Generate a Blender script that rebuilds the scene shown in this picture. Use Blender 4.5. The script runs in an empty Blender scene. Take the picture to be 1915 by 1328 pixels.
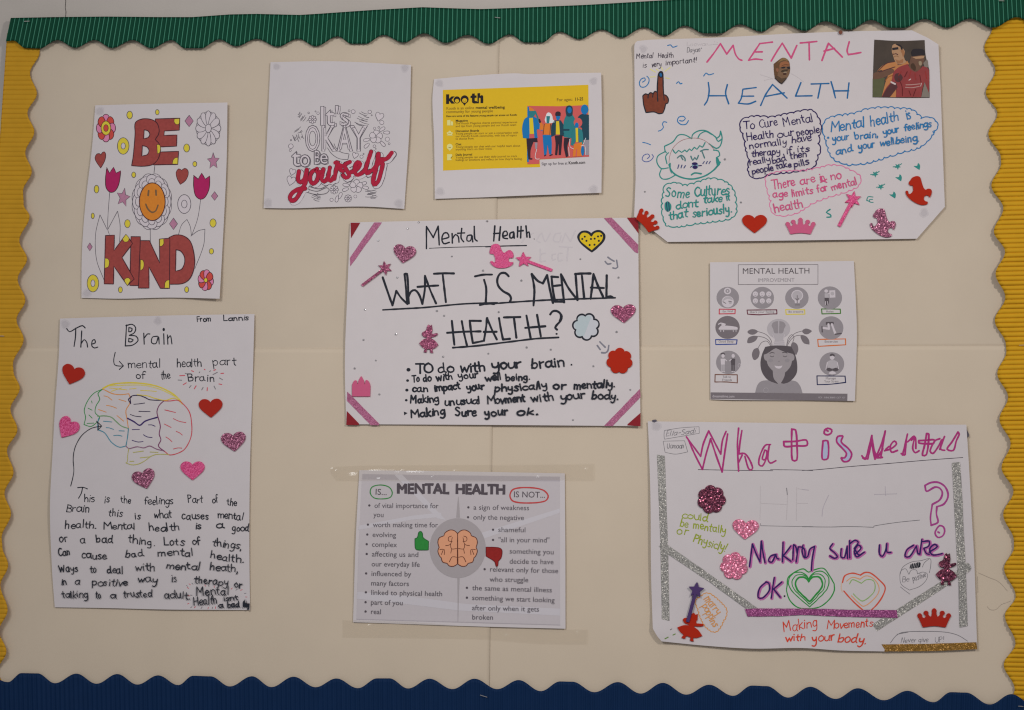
import bpy, bmesh, math, random
from mathutils import Vector, Matrix, noise, geometry
random.seed(7)
SC = bpy.context.scene
COL = SC.collection

# ------------------------------------------------------------------ camera, world, lamps, exposure
FPX, PW, PH = 3146.24, 1915.0, 1328.0          # focal length in photograph pixels, photograph size
ROT = Matrix(((0.99378202, 0.00211228, 0.11132312),
              (0.11027464, -0.15685401, -0.98144604),
              (0.01538839, 0.98761954, -0.15611162)))
MM = 0.00077                                    # one photograph pixel on the board, in metres
CAM = ROT @ Vector((0, 0, FPX * MM))
cam = bpy.data.cameras.new('camera')
cam.sensor_width = 36.0
cam.lens = 36.0 * FPX / PW
cam.clip_start, cam.clip_end = 0.05, 60
camera = bpy.data.objects.new('camera', cam)
COL.objects.link(camera)
camera.matrix_world = Matrix.Translation(CAM) @ ROT.to_4x4()
SC.camera = camera

world = bpy.data.worlds.new('World')
SC.world = world
world.use_nodes = True
world.node_tree.nodes['Background'].inputs[0].default_value = (0.94, 0.95, 0.99, 1)
world.node_tree.nodes['Background'].inputs[1].default_value = 0.20


def lamp(name, loc, size, power, colour, aim=(0, 0, 0), spread=180):
    l = bpy.data.lights.new(name, 'AREA')
    l.shape = 'RECTANGLE'
    l.size, l.size_y = size
    l.energy = power
    l.color = colour
    l.spread = math.radians(spread)
    o = bpy.data.objects.new(name, l)
    o.location = loc
    o.rotation_euler = (Vector(aim) - Vector(loc)).to_track_quat('-Z', 'Y').to_euler()
    COL.objects.link(o)


lamp('ceiling_lamp', (-0.95, -2.3, 1.05), (0.9, 0.9), 4.5, (0.97, 0.985, 0.99), (0.25, 0, -0.12), 80)
lamp('ceiling_lamp', (1.6, -2.0, 0.9), (0.22, 0.22), 4.5, (1.0, 0.95, 0.89), (-0.1, 0, -0.05), 90)
vs = SC.view_settings
SC.display_settings.display_device = 'sRGB'
vs.view_transform, vs.look, vs.exposure, vs.gamma = 'Standard', 'None', 0.12, 1.0
vs.use_curve_mapping = False
SC.cycles.max_bounces = 6
SC.cycles.transparent_max_bounces = 24
SC.cycles.filter_width = 1.2

# ------------------------------------------------------------------ materials
K = 1.85


def lin(c):
    c /= 255.0
    return c / 12.92 if c <= 0.04045 else ((c + 0.055) / 1.055) ** 2.4


def alb(rgb, k=None):
    k = K if k is None else k
    return tuple(min(0.86, lin(c) * k) for c in rgb) + (1,)


MATS = {}


def mat(name, rgb, rough=0.6, spec=0.12, var=0.10, scale=220, bump=0.0, bscale=400, k=None, alpha=None):
    if name in MATS:
        return MATS[name]
    m = bpy.data.materials.new(name)
    m.use_nodes = True
    nt = m.node_tree
    b = nt.nodes['Principled BSDF']
    b.inputs['Roughness'].default_value = rough
    b.inputs['Specular IOR Level'].default_value = spec
    c = alb(rgb, k)
    tc = nt.nodes.new('ShaderNodeTexCoord')
    n = nt.nodes.new('ShaderNodeTexNoise')
    n.inputs['Scale'].default_value = scale
    n.inputs['Detail'].default_value = 4
    nt.links.new(tc.outputs['Object'], n.inputs['Vector'])
    mix = nt.nodes.new('ShaderNodeMix')
    mix.data_type = 'RGBA'
    mix.inputs['A'].default_value = tuple(x * (1 - var) for x in c[:3]) + (1,)
    mix.inputs['B'].default_value = tuple(min(0.9, x * (1 + var)) for x in c[:3]) + (1,)
    nt.links.new(n.outputs['Fac'], mix.inputs['Factor'])
    nt.links.new(mix.outputs['Result'], b.inputs['Base Color'])
    if bump:
        n2 = nt.nodes.new('ShaderNodeTexNoise')
        n2.inputs['Scale'].default_value = bscale
        n2.inputs['Detail'].default_value = 5
        nt.links.new(tc.outputs['Object'], n2.inputs['Vector'])
        bp = nt.nodes.new('ShaderNodeBump')
        bp.inputs['Strength'].default_value = bump
        bp.inputs['Distance'].default_value = 0.001
        nt.links.new(n2.outputs['Fac'], bp.inputs['Height'])
        nt.links.new(bp.outputs['Normal'], b.inputs['Normal'])
    if alpha is not None:
        b.inputs['Alpha'].default_value = alpha
    MATS[name] = m
    return m


def glitter(name, dark, lightc, scale=900, rough=0.28, metal=0.55, tilt=0.9, k=None):
    if name in MATS:
        return MATS[name]
    m = bpy.data.materials.new(name)
    m.use_nodes = True
    nt = m.node_tree
    b = nt.nodes['Principled BSDF']
    tc = nt.nodes.new('ShaderNodeTexCoord')
    v = nt.nodes.new('ShaderNodeTexVoronoi')
    v.inputs['Scale'].default_value = scale
    nt.links.new(tc.outputs['Object'], v.inputs['Vector'])
    sep = nt.nodes.new('ShaderNodeSeparateColor')
    nt.links.new(v.outputs['Color'], sep.inputs[0])
    pw = nt.nodes.new('ShaderNodeMath')
    pw.operation = 'POWER'
    pw.inputs[1].default_value = 1.7
    nt.links.new(sep.outputs[0], pw.inputs[0])
    mix = nt.nodes.new('ShaderNodeMix')
    mix.data_type = 'RGBA'
    mix.inputs['A'].default_value = alb(dark, k)
    mix.inputs['B'].default_value = alb(lightc, k)
    nt.links.new(pw.outputs[0], mix.inputs['Factor'])
    nt.links.new(mix.outputs['Result'], b.inputs['Base Color'])
    sub = nt.nodes.new('ShaderNodeVectorMath')
    sub.operation = 'SUBTRACT'
    sub.inputs[1].default_value = (0.5, 0.5, 0.5)
    nt.links.new(v.outputs['Color'], sub.inputs[0])
    sc = nt.nodes.new('ShaderNodeVectorMath')
    sc.operation = 'SCALE'
    sc.inputs['Scale'].default_value = tilt
    nt.links.new(sub.outputs[0], sc.inputs[0])
    ge = nt.nodes.new('ShaderNodeNewGeometry')
    ad = nt.nodes.new('ShaderNodeVectorMath')
    nt.links.new(ge.outputs['Normal'], ad.inputs[0])
    nt.links.new(sc.outputs[0], ad.inputs[1])
    no = nt.nodes.new('ShaderNodeVectorMath')
    no.operation = 'NORMALIZE'
    nt.links.new(ad.outputs[0], no.inputs[0])
    nt.links.new(no.outputs[0], b.inputs['Normal'])
    b.inputs['Roughness'].default_value = rough
    b.inputs['Metallic'].default_value = metal
    MATS[name] = m
    return m


def ink(name, rgb, var=0.12, rough=0.55):
    return mat('ink_' + name, tuple(c * 0.90 for c in rgb), rough, 0.10, var, 260)


# ------------------------------------------------------------------ the board's surface and how a point of it is found
def at(px, py, h=0.0):
    """photograph measurement (pixels) -> point of the board, h metres in front of the wall plane y = 0"""
    d = ROT @ Vector(((px - PW / 2) / FPX, -(py - PH / 2) / FPX, -1.0))
    t = (-h - CAM.y) / d.y
    return CAM + d * t


def gauss(px, py, g):
    cx, cy, sx, sy, a = g
    e = ((px - cx) / sx) ** 2 + ((py - cy) / sy) ** 2
    return a * math.exp(-e) if e < 12 else 0.0


CREASES = [(655, 180, 26, 210, 1.1), (700, 170, 22, 180, 0.8), (880, 330, 45, 120, 0.8), (250, 120, 70, 60, 1.2),
           (120, 380, 40, 160, 0.8), (560, 760, 35, 130, 0.7), (1270, 640, 60, 140, 0.7), (1130, 950, 50, 170, 0.6),
           (820, 120, 40, 60, 0.9), (1010, 130, 60, 60, 0.7), (560, 1150, 90, 60, 0.6), (1760, 620, 60, 140, 0.7)]


def low(px, py):
    return 1.2 + 1.6 * noise.noise(Vector((px / 260.0, py / 330.0, 3.1)))


def backing(px, py):
    h = low(px, py) + 0.35 * noise.noise(Vector((px / 70.0, py / 110.0, 9.7)))
    for g in CREASES:
        h += 1.6 * gauss(px, py, g)
    rim = min((py - 50) / 90.0, (1290 - py) / 90.0, (px - 30) / 90.0, (1880 - px) / 90.0)
    return max(h, 0.1) * 0.001 * min(1.0, max(0.2, rim))


# ------------------------------------------------------------------ objects
def tag(o, label=None, cat=None, group=None, kind=None):
    if label:
        o['label'] = label
    if cat:
        o['category'] = cat
    if group:
        o['group'] = group
    if kind:
        o['kind'] = kind
    return o


def link_mesh(name, verts, faces, mats, idx=None, parent=None, origin=None, smooth=False):
    if origin is not None:
        org = Vector(origin)
    else:
        org = ORG[parent.name].copy() if parent else Vector((0, 0, 0))
    me = bpy.data.meshes.new(name)
    me.from_pydata([Vector(v) - org for v in verts], [], faces)
    for m in mats:
        me.materials.append(m)
    if idx:
        me.polygons.foreach_set('material_index', idx)
    if smooth:
        me.polygons.foreach_set('use_smooth', [True] * len(me.polygons))
    me.update()
    o = bpy.data.objects.new(name, me)
    COL.objects.link(o)
    if parent is not None:
        o.parent = parent
        o.location = org - ORG[parent.name]
    else:
        o.location = org
    ORG[o.name] = org
    return o


ORG = {}


def empty(name, loc):
    o = bpy.data.objects.new(name, None)
    o.location = loc
    o.empty_display_size = 0.02
    COL.objects.link(o)
    ORG[o.name] = Vector(loc)
    return o


# ------------------------------------------------------------------ curves on paper
def parse(spec):
    """'x,y x,y! x,y' -> (points, corner flags)"""
    P, C = [], []
    for tok in spec.split():
        c = tok.endswith('!')
        x, y = tok.rstrip('!').split(',')
        P.append((float(x), float(y)))
        C.append(c)
    return P, C


def catmull(p, closed=False, step=3.0):
    n = len(p)
    if n < 2:
        return list(p)
    if n == 2 and not closed:
        a, b = p
        m = max(1, int(math.dist(a, b) / (step * 2)))
        return [(a[0] + (b[0] - a[0]) * i / m, a[1] + (b[1] - a[1]) * i / m) for i in range(m + 1)]
    out = []
    segs = n if closed else n - 1
    for i in range(segs):
        if closed:
            p0, p1, p2, p3 = p[(i - 1) % n], p[i], p[(i + 1) % n], p[(i + 2) % n]
        else:
            p1, p2 = p[i], p[i + 1]
            p0 = p[i - 1] if i else (2 * p1[0] - p2[0], 2 * p1[1] - p2[1])
            p3 = p[i + 2] if i + 2 < n else (2 * p2[0] - p1[0], 2 * p2[1] - p1[1])
        d = math.dist(p1, p2)
        m = max(2, int(d / step))
        d0, d3 = math.dist(p0, p1), math.dist(p2, p3)
        # tangents limited by the neighbouring spans, so unequal spacing does not overshoot
        t1 = [(p2[k] - p0[k]) / max(d + d0, 1e-6) * d for k in (0, 1)]
        t2 = [(p3[k] - p1[k]) / max(d + d3, 1e-6) * d for k in (0, 1)]
        for j in range(m):
            t = j / m
            h1, h2 = 2 * t ** 3 - 3 * t * t + 1, t ** 3 - 2 * t * t + t
            h3, h4 = -2 * t ** 3 + 3 * t * t, t ** 3 - t * t
            out.append(tuple(h1 * p1[k] + h2 * t1[k] + h3 * p2[k] + h4 * t2[k] for k in (0, 1)))
    if not closed:
        out.append(tuple(p[-1]))
    return out


def runs(P, C):
    """split at corners -> list of smooth runs"""
    out, cur = [], [P[0]]
    for p, c in zip(P[1:], C[1:]):
        cur.append(p)
        if c:
            out.append(cur)
            cur = [p]
    if len(cur) > 1:
        out.append(cur)
    return out


def outline(P, C, step=3.0):
    """closed outline, smooth between corners"""
    n = len(P)
    if not any(C):
        return catmull(P, True, step)
    k = C.index(True)
    P, C = P[k:] + P[:k] + [P[k]], C[k:] + C[:k] + [True]
    out = []
    for r in runs(P, C):
        out += catmull(r, False, step)[:-1]
    return out


def inside(x, y, poly):
    r = False
    j = len(poly) - 1
    for i in range(len(poly)):
        xi, yi = poly[i]
        xj, yj = poly[j]
        if (yi > y) != (yj > y) and x < (xj - xi) * (y - yi) / (yj - yi) + xi:
            r = not r
        j = i
    return r


def triangulate(polys, grid=14.0):
    """outer polygon, then holes -> 2d points and triangles, with inner points so that the sheet can bend"""
    pts, faces = [], []
    for p in polys:
        faces.append(list(range(len(pts), len(pts) + len(p))))
        pts += p
    x0, x1 = min(p[0] for p in polys[0]), max(p[0] for p in polys[0])
    y0, y1 = min(p[1] for p in polys[0]), max(p[1] for p in polys[0])
    if grid and (x1 - x0 > 1.5 * grid or y1 - y0 > 1.5 * grid):
        gx = x0 + grid / 2
        while gx < x1:
            gy = y0 + grid / 2
            while gy < y1:
                if inside(gx, gy, polys[0]):
                    pts.append((gx, gy))
                gy += grid
            gx += grid
    v, e, f, *_ = geometry.delaunay_2d_cdt([Vector(p) for p in pts], [], faces, 1, 1e-4)
    v = [tuple(p) for p in v]
    tri = []
    for t in f:
        cx = sum(v[i][0] for i in t) / len(t)
        cy = sum(v[i][1] for i in t) / len(t)
        if not inside(cx, cy, polys[0]) or any(inside(cx, cy, h) for h in polys[1:]):
            continue
        tri.append(list(t))
    return v, tri


def orient(verts, faces):
    """faces towards the room (-y)"""
    for f in faces:
        a, b, c = (verts[i] for i in f[:3])
        n = (b - a).cross(c - a)
        if n.y > 0:
            f.reverse()


# ------------------------------------------------------------------ printed letters: glyphs of the built-in font
GLYPH = {}


def load_glyphs():
    chars = sorted(set("ABCDEFGHIJKLMNOPQRSTUVWXYZabcdefghijklmnopqrstuvwxyz0123456789.,:'-\"©"))
    made = []
    for bold in (0, 1):
        for c in chars + ['']:
            for body in ((c, 'H' + c + 'H') if c else ('HH',)):
                cu = bpy.data.curves.new('glyph', 'FONT')
                cu.body = body
                cu.resolution_u = 3
                cu.offset = 0.014 if bold else 0.0
                o = bpy.data.objects.new('glyph', cu)
                COL.objects.link(o)
                made.append((bold, c, body, o))
    bpy.context.view_layer.update()
    dg = bpy.context.evaluated_depsgraph_get()
    wide, hh = {}, {}
    for bold, c, body, o in made:
        ev = o.evaluated_get(dg)
        me = ev.to_mesh()
        co = [tuple(v.co[:2]) for v in me.vertices]
        if body == 'HH' and c == '':
            hh[bold] = max(x for x, y in co)
        elif body == c:
            GLYPH[(bold, c)] = [co, [list(p.vertices) for p in me.polygons], 0.0]
        if len(body) == 3:
            wide[(bold, c)] = max(x for x, y in co)
        ev.to_mesh_clear()
    for (b, c), w in wide.items():
        GLYPH[(b, c)][2] = w - hh[b]
    for bold, c, body, o in made:
        cu = o.data
        bpy.data.objects.remove(o)
        bpy.data.curves.remove(cu)


load_glyphs()
CAPH = 0.682

# ------------------------------------------------------------------ handwriting: a single-stroke alphabet (x-height 6, capitals 10)
HAND = {
 'a': (6, "4.6,5 3,6 .8,4.6 .6,1.6 2.2,.1 4,1.4 4.6,4|4.7,6 4.6,1.5 5.6,.1"), 'b': (5.5, ".8,10 .7,.2|.7,3.5 2.2,5.6 4.3,5.2 4.8,2.6 3.4,.2 .8,.9"),
 'c': (5, "4.4,5 2.6,6 .8,4.2 .7,1.8 2.4,0 4.5,.9"), 'd': (6, "4.6,4.6 3,5.8 .9,4.4 .7,1.6 2.2,.1 4.5,1.8|4.8,10 4.7,1.5 5.6,.1"),
 'e': (5.2, ".8,3 4.3,3.4 3.9,5.4 2.4,6 .8,4.2 .8,1.6 2.4,0 4.6,1.1"), 'f': (4.2, "4.2,9.2 2.9,10 1.8,8.6 1.7,0|.2,5.4 3.6,5.6"),
 'g': (5.6, "4.5,5 2.8,6 .9,4.4 .8,2 2.4,.6 4.4,2.2|4.6,6 4.5,-2 3,-4 .8,-3.2"), 'h': (5.6, ".8,10 .8,0|.8,3.6 2.4,5.7 4,5.2 4.4,3 4.5,0"),
 'i': (2.4, "1.1,6 1.1,.2|1.2,8.2 1.3,8.5"), 'j': (3, "1.8,6 1.8,-2.6 .4,-3.8|1.9,8.2 2,8.5"), 'k': (5, ".8,10 .8,0|4,5.8 .9,2.8! 4.3,0"),
 'l': (2.4, "1,10 1,.1"), 'm': (8, ".8,6 .8,0|.8,4 2.2,5.8 3.6,5 3.8,0|3.8,4 5.2,5.8 6.8,5 7,0"), 'n': (5.6, ".8,6 .8,0|.8,3.8 2.4,5.8 4.1,5 4.5,0"),
 'o': (5.6, "2.8,6 .9,4.6 .8,1.6 2.6,0 4.6,1.4 4.7,4.4 2.8,6"), 'p': (5.6, ".8,6 .8,-4|.8,4 2.4,6 4.5,4.8 4.5,1.8 2.6,.2 .8,1.4"),
 'r': (4.4, ".8,6 .9,0|.9,3.6 2,5.4 3.8,5.6"), 's': (4.6, "4,5.2 2.4,6 .9,4.8 2.4,3.2 3.8,1.8 2.4,0 .5,.8"),
 't': (4.2, "2,9 1.9,1.2 3.4,.1|.3,6 3.8,6.2"), 'u': (5.6, ".8,6 .9,1.6 2.4,0 4.2,1.6 4.6,6|4.6,6 4.6,1 5.3,.1"), 'v': (5, ".5,6 2.4,0! 4.5,6"),
 'w': (7, ".5,6 1.8,0! 3.4,4.6! 4.9,0! 6.4,6"), 'x': (5, ".6,6 4.4,0|4.3,6 .6,0"), 'y': (5.4, ".7,6 1,3 2.6,2 4.4,3.4|4.6,6 4.4,-2 2.8,-4 .8,-3.2"),
 'A': (7, ".4,0 3.4,10! 6.4,0|1.4,3.6 5.5,3.6"), 'B': (6, ".8,10 .8,0|.8,9.8 4.4,9.2 4.2,6 1,5.4! 5,4.4 4.8,.8 .8,.2"), 'C': (6.4, "5.8,8.6 3.6,10 1,7 1,3 3.4,0 6,1.6"),
 'D': (6.6, ".8,10 .8,0|.8,9.8 4.6,9 6,5 4.6,1 .8,.2"), 'E': (5.6, "5,10 .9,9.8! .8,.1! 5.2,.2|.9,5.2 4.4,5.3"), 'F': (5.4, "5,10 .9,9.8! .8,0|.9,5.2 4.2,5.3"),
 'H': (7, ".8,10 .8,0|5.8,10 5.8,0|.8,5 5.8,5.2"), 'I': (3, "1.5,10 1.5,0"), 'K': (6, ".8,10 .8,0|5.2,9.8 .9,4.6! 5.4,0"), 'L': (5.2, ".9,10 .8,.2! 4.8,.1"),
 'M': (8.4, ".6,0 1,10! 4,4! 7,10! 7.6,0"), 'N': (7, ".8,0 .8,10! 5.8,0! 5.9,10"), 'O': (7.4, "3.6,10 .9,7.6 .9,2.4 3.6,0 6.4,2.4 6.4,7.6 3.6,10"),
 'P': (6, ".8,10 .8,0|.8,9.8 4.6,9.2 4.8,6 .9,4.8"), 'S': (5.8, "5.2,8.8 3,10 1,8 2.8,5.6 5,3.4 3.4,0 .6,1.2"), 'T': (6.4, ".2,9.9 6.2,10|3.2,10 3.1,0"),
 'U': (6.6, ".8,10 .9,2.4 3,0 5.4,2 5.8,10"), 'W': (9, ".5,10 2.4,0! 4.6,7! 6.6,0! 8.6,10"), '.': (2.2, ".9,.2 1.1,.3"), ',': (2.4, "1.2,.8 1,-.6 .4,-1.6"),
 '!': (2.8, "1.4,10 1.2,3|1.1,.2 1.2,.4"), "'": (2, "1.2,10 .9,8"), '-': (4, ".6,3.4 3.4,3.5"), '*': (3, ".6,8.6 2.2,7.4|1.4,9.2 1.4,6.8|.6,7.4 2.2,8.6"),
}

T0 = 0.00010      # ink lies this far above its sheet


class Page:
    """a sheet of paper on the board: its outline, how far it stands off and where it bulges"""
    def __init__(self, name, label, cat, edge, base, bulges, paper, group=None, stains=()):
        self.base, self.bulges = base, bulges
        self.seed = random.uniform(0, 50)
        cx = sum(p[0] for p in edge[0]) / len(edge[0])
        cy = sum(p[1] for p in edge[0]) / len(edge[0])
        self.root = tag(empty(name, at(cx, cy, 0.0)), label, cat, group)
        out = outline(*edge, step=8.0)
        v2, tri = triangulate([out], 9.0)
        V = [at(x, y, self.h(x, y)) for x, y in v2]
        orient(V, tri)
        # the paper's cut edge
        n = len(out)
        ring = [at(x, y, self.h(x, y)) for x, y in out]
        back = [r + Vector((0, 0.00028, 0)) for r in ring]
        o = len(V)
        V += ring + back
        F = tri + [[o + i, o + (i + 1) % n, o + n + (i + 1) % n, o + n + i] for i in range(n)]
        me = link_mesh('sheet', V, F, [paper], None, self.root, smooth=False)
        for p in me.data.polygons[:len(tri)]:
            p.use_smooth = True
        self.sheet = me
        if stains:
            for (x, y, r) in stains:
                d = Draw(self, (0, 0, 1))
                d.lift = 0.00004
                d.smudge(x, y, r)
                d.build('putty_stain')

    def h(self, x, y):
        z = (max(low(x, y), 0.1) + self.base + 2.0) * 0.001
        z += 0.0003 * noise.noise(Vector((x / 110.0, y / 110.0, self.seed)))
        for g in self.bulges:
            z += gauss(x, y, g) * 0.001
        return z


class Draw:
    """marks on a page; coordinates are read off one enlarged view of the photograph: (x0, y0, pixels per unit)"""
    def __init__(self, page, frame=(0, 0, 1), lift=0.0):
        self.page, self.F = page, frame
        self.V, self.Fc, self.I, self.M = [], [], [], []
        self.n = self.nf = 0
        self.lift = T0 + lift

    def to(self, p):
        x0, y0, s = self.F
        return (x0 + p[0] * s, y0 + p[1] * s)

    def mi(self, m):
        if m not in self.M:
            self.M.append(m)
        return self.M.index(m)

    def put(self, pts, faces, m, ramp=None):
        o = len(self.V)
        z = self.lift + self.n * 6e-6 + self.nf * 18e-6
        for i, (x, y) in enumerate(pts):
            self.V.append(at(x, y, self.page.h(x, y) + z + (ramp[i] if ramp else 0)))
        k = self.mi(m)
        fs = [[o + i for i in f] for f in faces]
        orient(self.V, fs)
        self.Fc += fs
        self.I += [k] * len(fs)
        self.n += 1

    def ribbon(self, q, w, m, taper=0.0):
        n = len(q)
        if n < 2:
            return
        ph = random.uniform(0, 9)
        L, R, ramp = [], [], []
        for i in range(n):
            a, b = q[max(i - 1, 0)], q[min(i + 1, n - 1)]
            dx, dy = b[0] - a[0], b[1] - a[1]
            d = math.hypot(dx, dy) or 1
            nx, ny = -dy / d, dx / d
            ww = w / 2 * (1 + 0.26 * noise.noise(Vector((q[i][0] / 9.0, q[i][1] / 9.0, ph))))
            if taper:
                ww *= 1 - taper * abs(2 * i / (n - 1) - 1) ** 2
            L.append((q[i][0] + nx * ww, q[i][1] + ny * ww))
            R.append((q[i][0] - nx * ww, q[i][1] - ny * ww))
            ramp.append(i * 3e-7)
        pts = L + R
        rp = ramp + ramp
        F = [[i, i + 1, n + i + 1, n + i] for i in range(n - 1)]
        if w > 1.2 and not taper:
            for e, sgn in ((0, 1), (n - 1, -1)):
                a, b = L[e], R[e]
                cx, cy = q[e]
                a0 = math.atan2(a[1] - cy, a[0] - cx)
                rr = math.dist(a, (cx, cy))
                k0 = len(pts)
                for j in range(1, 6):
                    t = a0 + sgn * math.pi * j / 6
                    pts.append((cx + rr * math.cos(t), cy + rr * math.sin(t)))
                    rp.append(ramp[e])
                F.append([e] + list(range(k0, k0 + 5)) + [n + e])
        self.put(pts, F, m, rp)

    def s(self, spec, w, m, closed=False, taper=0.0):
        """pen strokes, w in photograph pixels"""
        for one in spec.split('|'):
            P, C = parse(one)
            P = [self.to(p) for p in P]
            if closed:
                q = outline(P, C)
                self.ribbon(q + q[:2], w, m)
            else:
                for r in runs(P, C):
                    self.ribbon(catmull(r), w, m, taper)

    def f(self, spec, m, line=None, w=1.2, holes=(), grid=9.0):
        """filled shape, with its outline if line is given"""
        polys = []
        for sp in (spec,) + tuple(holes):
            P, C = parse(sp)
            polys.append(outline([self.to(p) for p in P], C))
        self.poly(polys, m, line, w, grid)

    def poly(self, polys, m, line=None, w=1.2, grid=9.0):
        if m is not None:
            v, t = triangulate(polys, grid)
            if t:
                self.nf += 1
                self.put(v, t, m)
        if line is not None:
            for q in polys:
                self.ribbon(q + q[:2], w, line)

    def c(self, x, y, rx, ry, m, line=None, w=1.0, rot=0.0):
        n = max(8, int(6 + max(rx, ry) * self.F[2]))
        n = min(n, 48)
        ca, sa = math.cos(rot), math.sin(rot)
        q = []
        for i in range(n):
            a = 2 * math.pi * i / n
            u, v = rx * math.cos(a), ry * math.sin(a)
            q.append(self.to((x + u * ca - v * sa, y + u * sa + v * ca)))
        self.poly([q], m, line, w)

    def petals(self, x, y, n, r0, r1, wid, m, line, w, ph=0.0, sy=1.0, mats=None):
        for i in range(n):
            a = ph + 2 * math.pi * i / n
            q = []
            for t, ww in ((0, .45), (.3, .85), (.65, 1), (.9, .7), (1, .0), (.9, -.7), (.65, -1), (.3, -.85), (0, -.45)):
                u, v = r0 + (r1 - r0) * t, wid * ww
                q.append((x + u * math.cos(a) - v * math.sin(a), y + (u * math.sin(a) + v * math.cos(a)) * sy))
            q = catmull([self.to(p) for p in q], True)
            mm = mats[i % len(mats)] if mats else m
            self.poly([q], mm, line, w)

    def smudge(self, x, y, r):
        for k, rr in enumerate((1.0, 0.7)):
            q = []
            for i in range(18):
                a = 2 * math.pi * i / 18
                q.append((x + r * rr * math.cos(a) * (1 + .15 * math.sin(3 * a + x)), y + r * rr * math.sin(a) * (1 + .12 * math.cos(2 * a + y))))
            self.poly([q], STAIN, None, grid=0)

    def cloud(self, spec, nb, amp, w, m, fill=None):
        """scalloped speech-bubble outline through the given points"""
        P, C = parse(spec)
        q = catmull([self.to(p) for p in P], True, 2.0)
        L = [0.0]
        for i in range(len(q)):
            L.append(L[-1] + math.dist(q[i], q[(i + 1) % len(q)]))
        tot = L[-1]
        pts = []
        area = sum(q[i][0] * q[(i + 1) % len(q)][1] - q[(i + 1) % len(q)][0] * q[i][1] for i in range(len(q)))
        sg = 1 if area > 0 else -1
        cuts = [0.0]
        while len(cuts) < nb:
            cuts.append(len(cuts) / nb * tot + random.uniform(-.22, .22) * tot / nb)
        cuts.append(tot)
        def pos(s):
            s = s % tot
            lo, hi = 0, len(q)
            while hi - lo > 1:
                mid = (lo + hi) // 2
                if L[mid] <= s:
                    lo = mid
                else:
                    hi = mid
            t = (s - L[lo]) / max(L[lo + 1] - L[lo], 1e-6)
            a, b = q[lo], q[(lo + 1) % len(q)]
            return (a[0] + (b[0] - a[0]) * t, a[1] + (b[1] - a[1]) * t)
        for i in range(nb):
            a, b = pos(cuts[i]), pos(cuts[i + 1])
            dx, dy = b[0] - a[0], b[1] - a[1]
            d = math.hypot(dx, dy) or 1
            nx, ny = dy / d * sg, -dx / d * sg
            am = amp * random.uniform(.75, 1.2)
            arc = []
            for t in (-0.06, .12, .32, .52, .74, .92, 1.0):
                e = am * math.sin(math.pi * min(max(t, 0), 1)) ** .7
                arc.append((a[0] + dx * t + nx * e, a[1] + dy * t + ny * e))
            self.ribbon(catmull(arc, False, 2.0), w, m)

    def t(self, text, x0, y0, x1, y1, h, m, bold=0):
        """printed line: baseline from (x0, y0) to (x1, y1), capitals h high"""
        tot = 0.0
        for ch in text:
            tot += GLYPH[(bold, ch)][2] if ch != ' ' else 0.30
        a, b = self.to((x0, y0)), self.to((x1, y1))
        d = math.dist(a, b)
        ux, uy = (b[0] - a[0]) / d, (b[1] - a[1]) / d
        kx, ky = d / tot, h * self.F[2] / CAPH
        pen = 0.0
        pts, fcs = [], []
        for ch in text:
            if ch == ' ':
                pen += 0.30
                continue
            co, fs, adv = GLYPH[(bold, ch)]
            o = len(pts)
            for (gx, gy) in co:
                X, Y = (pen + gx) * kx, gy * ky
                pts.append((a[0] + ux * X + uy * Y, a[1] + uy * X - ux * Y))
            fcs += [[o + i for i in f] for f in fs]
            pen += adv
        self.put(pts, fcs, m)

    def w(self, text, x0, y0, x1, y1, h, wid, m, slant=0.0, jit=1.0):
        """handwritten word or line: baseline, capital height h, pen width wid in photograph pixels"""
        tot = sum(HAND[ch][0] if ch != ' ' else 4 for ch in text) - 0.6
        a, b = self.to((x0, y0)), self.to((x1, y1))
        d = math.dist(a, b)
        ux, uy = (b[0] - a[0]) / d, (b[1] - a[1]) / d
        kx, ky = d / tot, h * self.F[2] / 10.0
        pen = -0.3
        for ch in text:
            if ch == ' ':
                pen += 4
                continue
            adv, spec = HAND[ch]
            ro = random.uniform(-.10, .10) * jit
            wj = wid * random.uniform(.85, 1.12)
            sx_ = random.uniform(.86, 1.1)
            dy = random.uniform(-.6, .6) * jit
            sc = 1 + random.uniform(-.11, .08) * jit
            for one in spec.split('|'):
                P, C = parse(one)
                Q = []
                for (gx, gy) in P:
                    gx = gx * sx_ + random.uniform(-.26, .26) * jit
                    gy += random.uniform(-.24, .24) * jit
                    gx2, gy2 = gx + gy * (slant + ro), gy * sc - gx * ro + dy
                    X, Y = (pen + gx2) * kx, gy2 * ky
                    Q.append((a[0] + ux * X + uy * Y, a[1] + uy * X - ux * Y))
                for r in runs(Q, C):
                    self.ribbon(catmull(r, False, 2.2), wj, m)
            pen += adv

    def words(self, lst, h, wid, m, slant=0.0, jit=1.0):
        for (t, x0, y0, x1, y1) in lst:
            self.w(t, x0, y0, x1, y1, h, wid, m, slant, jit)

    def build(self, name, label=None):
        if not self.V:
            return None
        o = link_mesh(name, self.V, self.Fc, self.M, self.I, self.page.root)
        if label:
            o['label'] = label
        return o


PX = (0, 0, 1)


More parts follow.
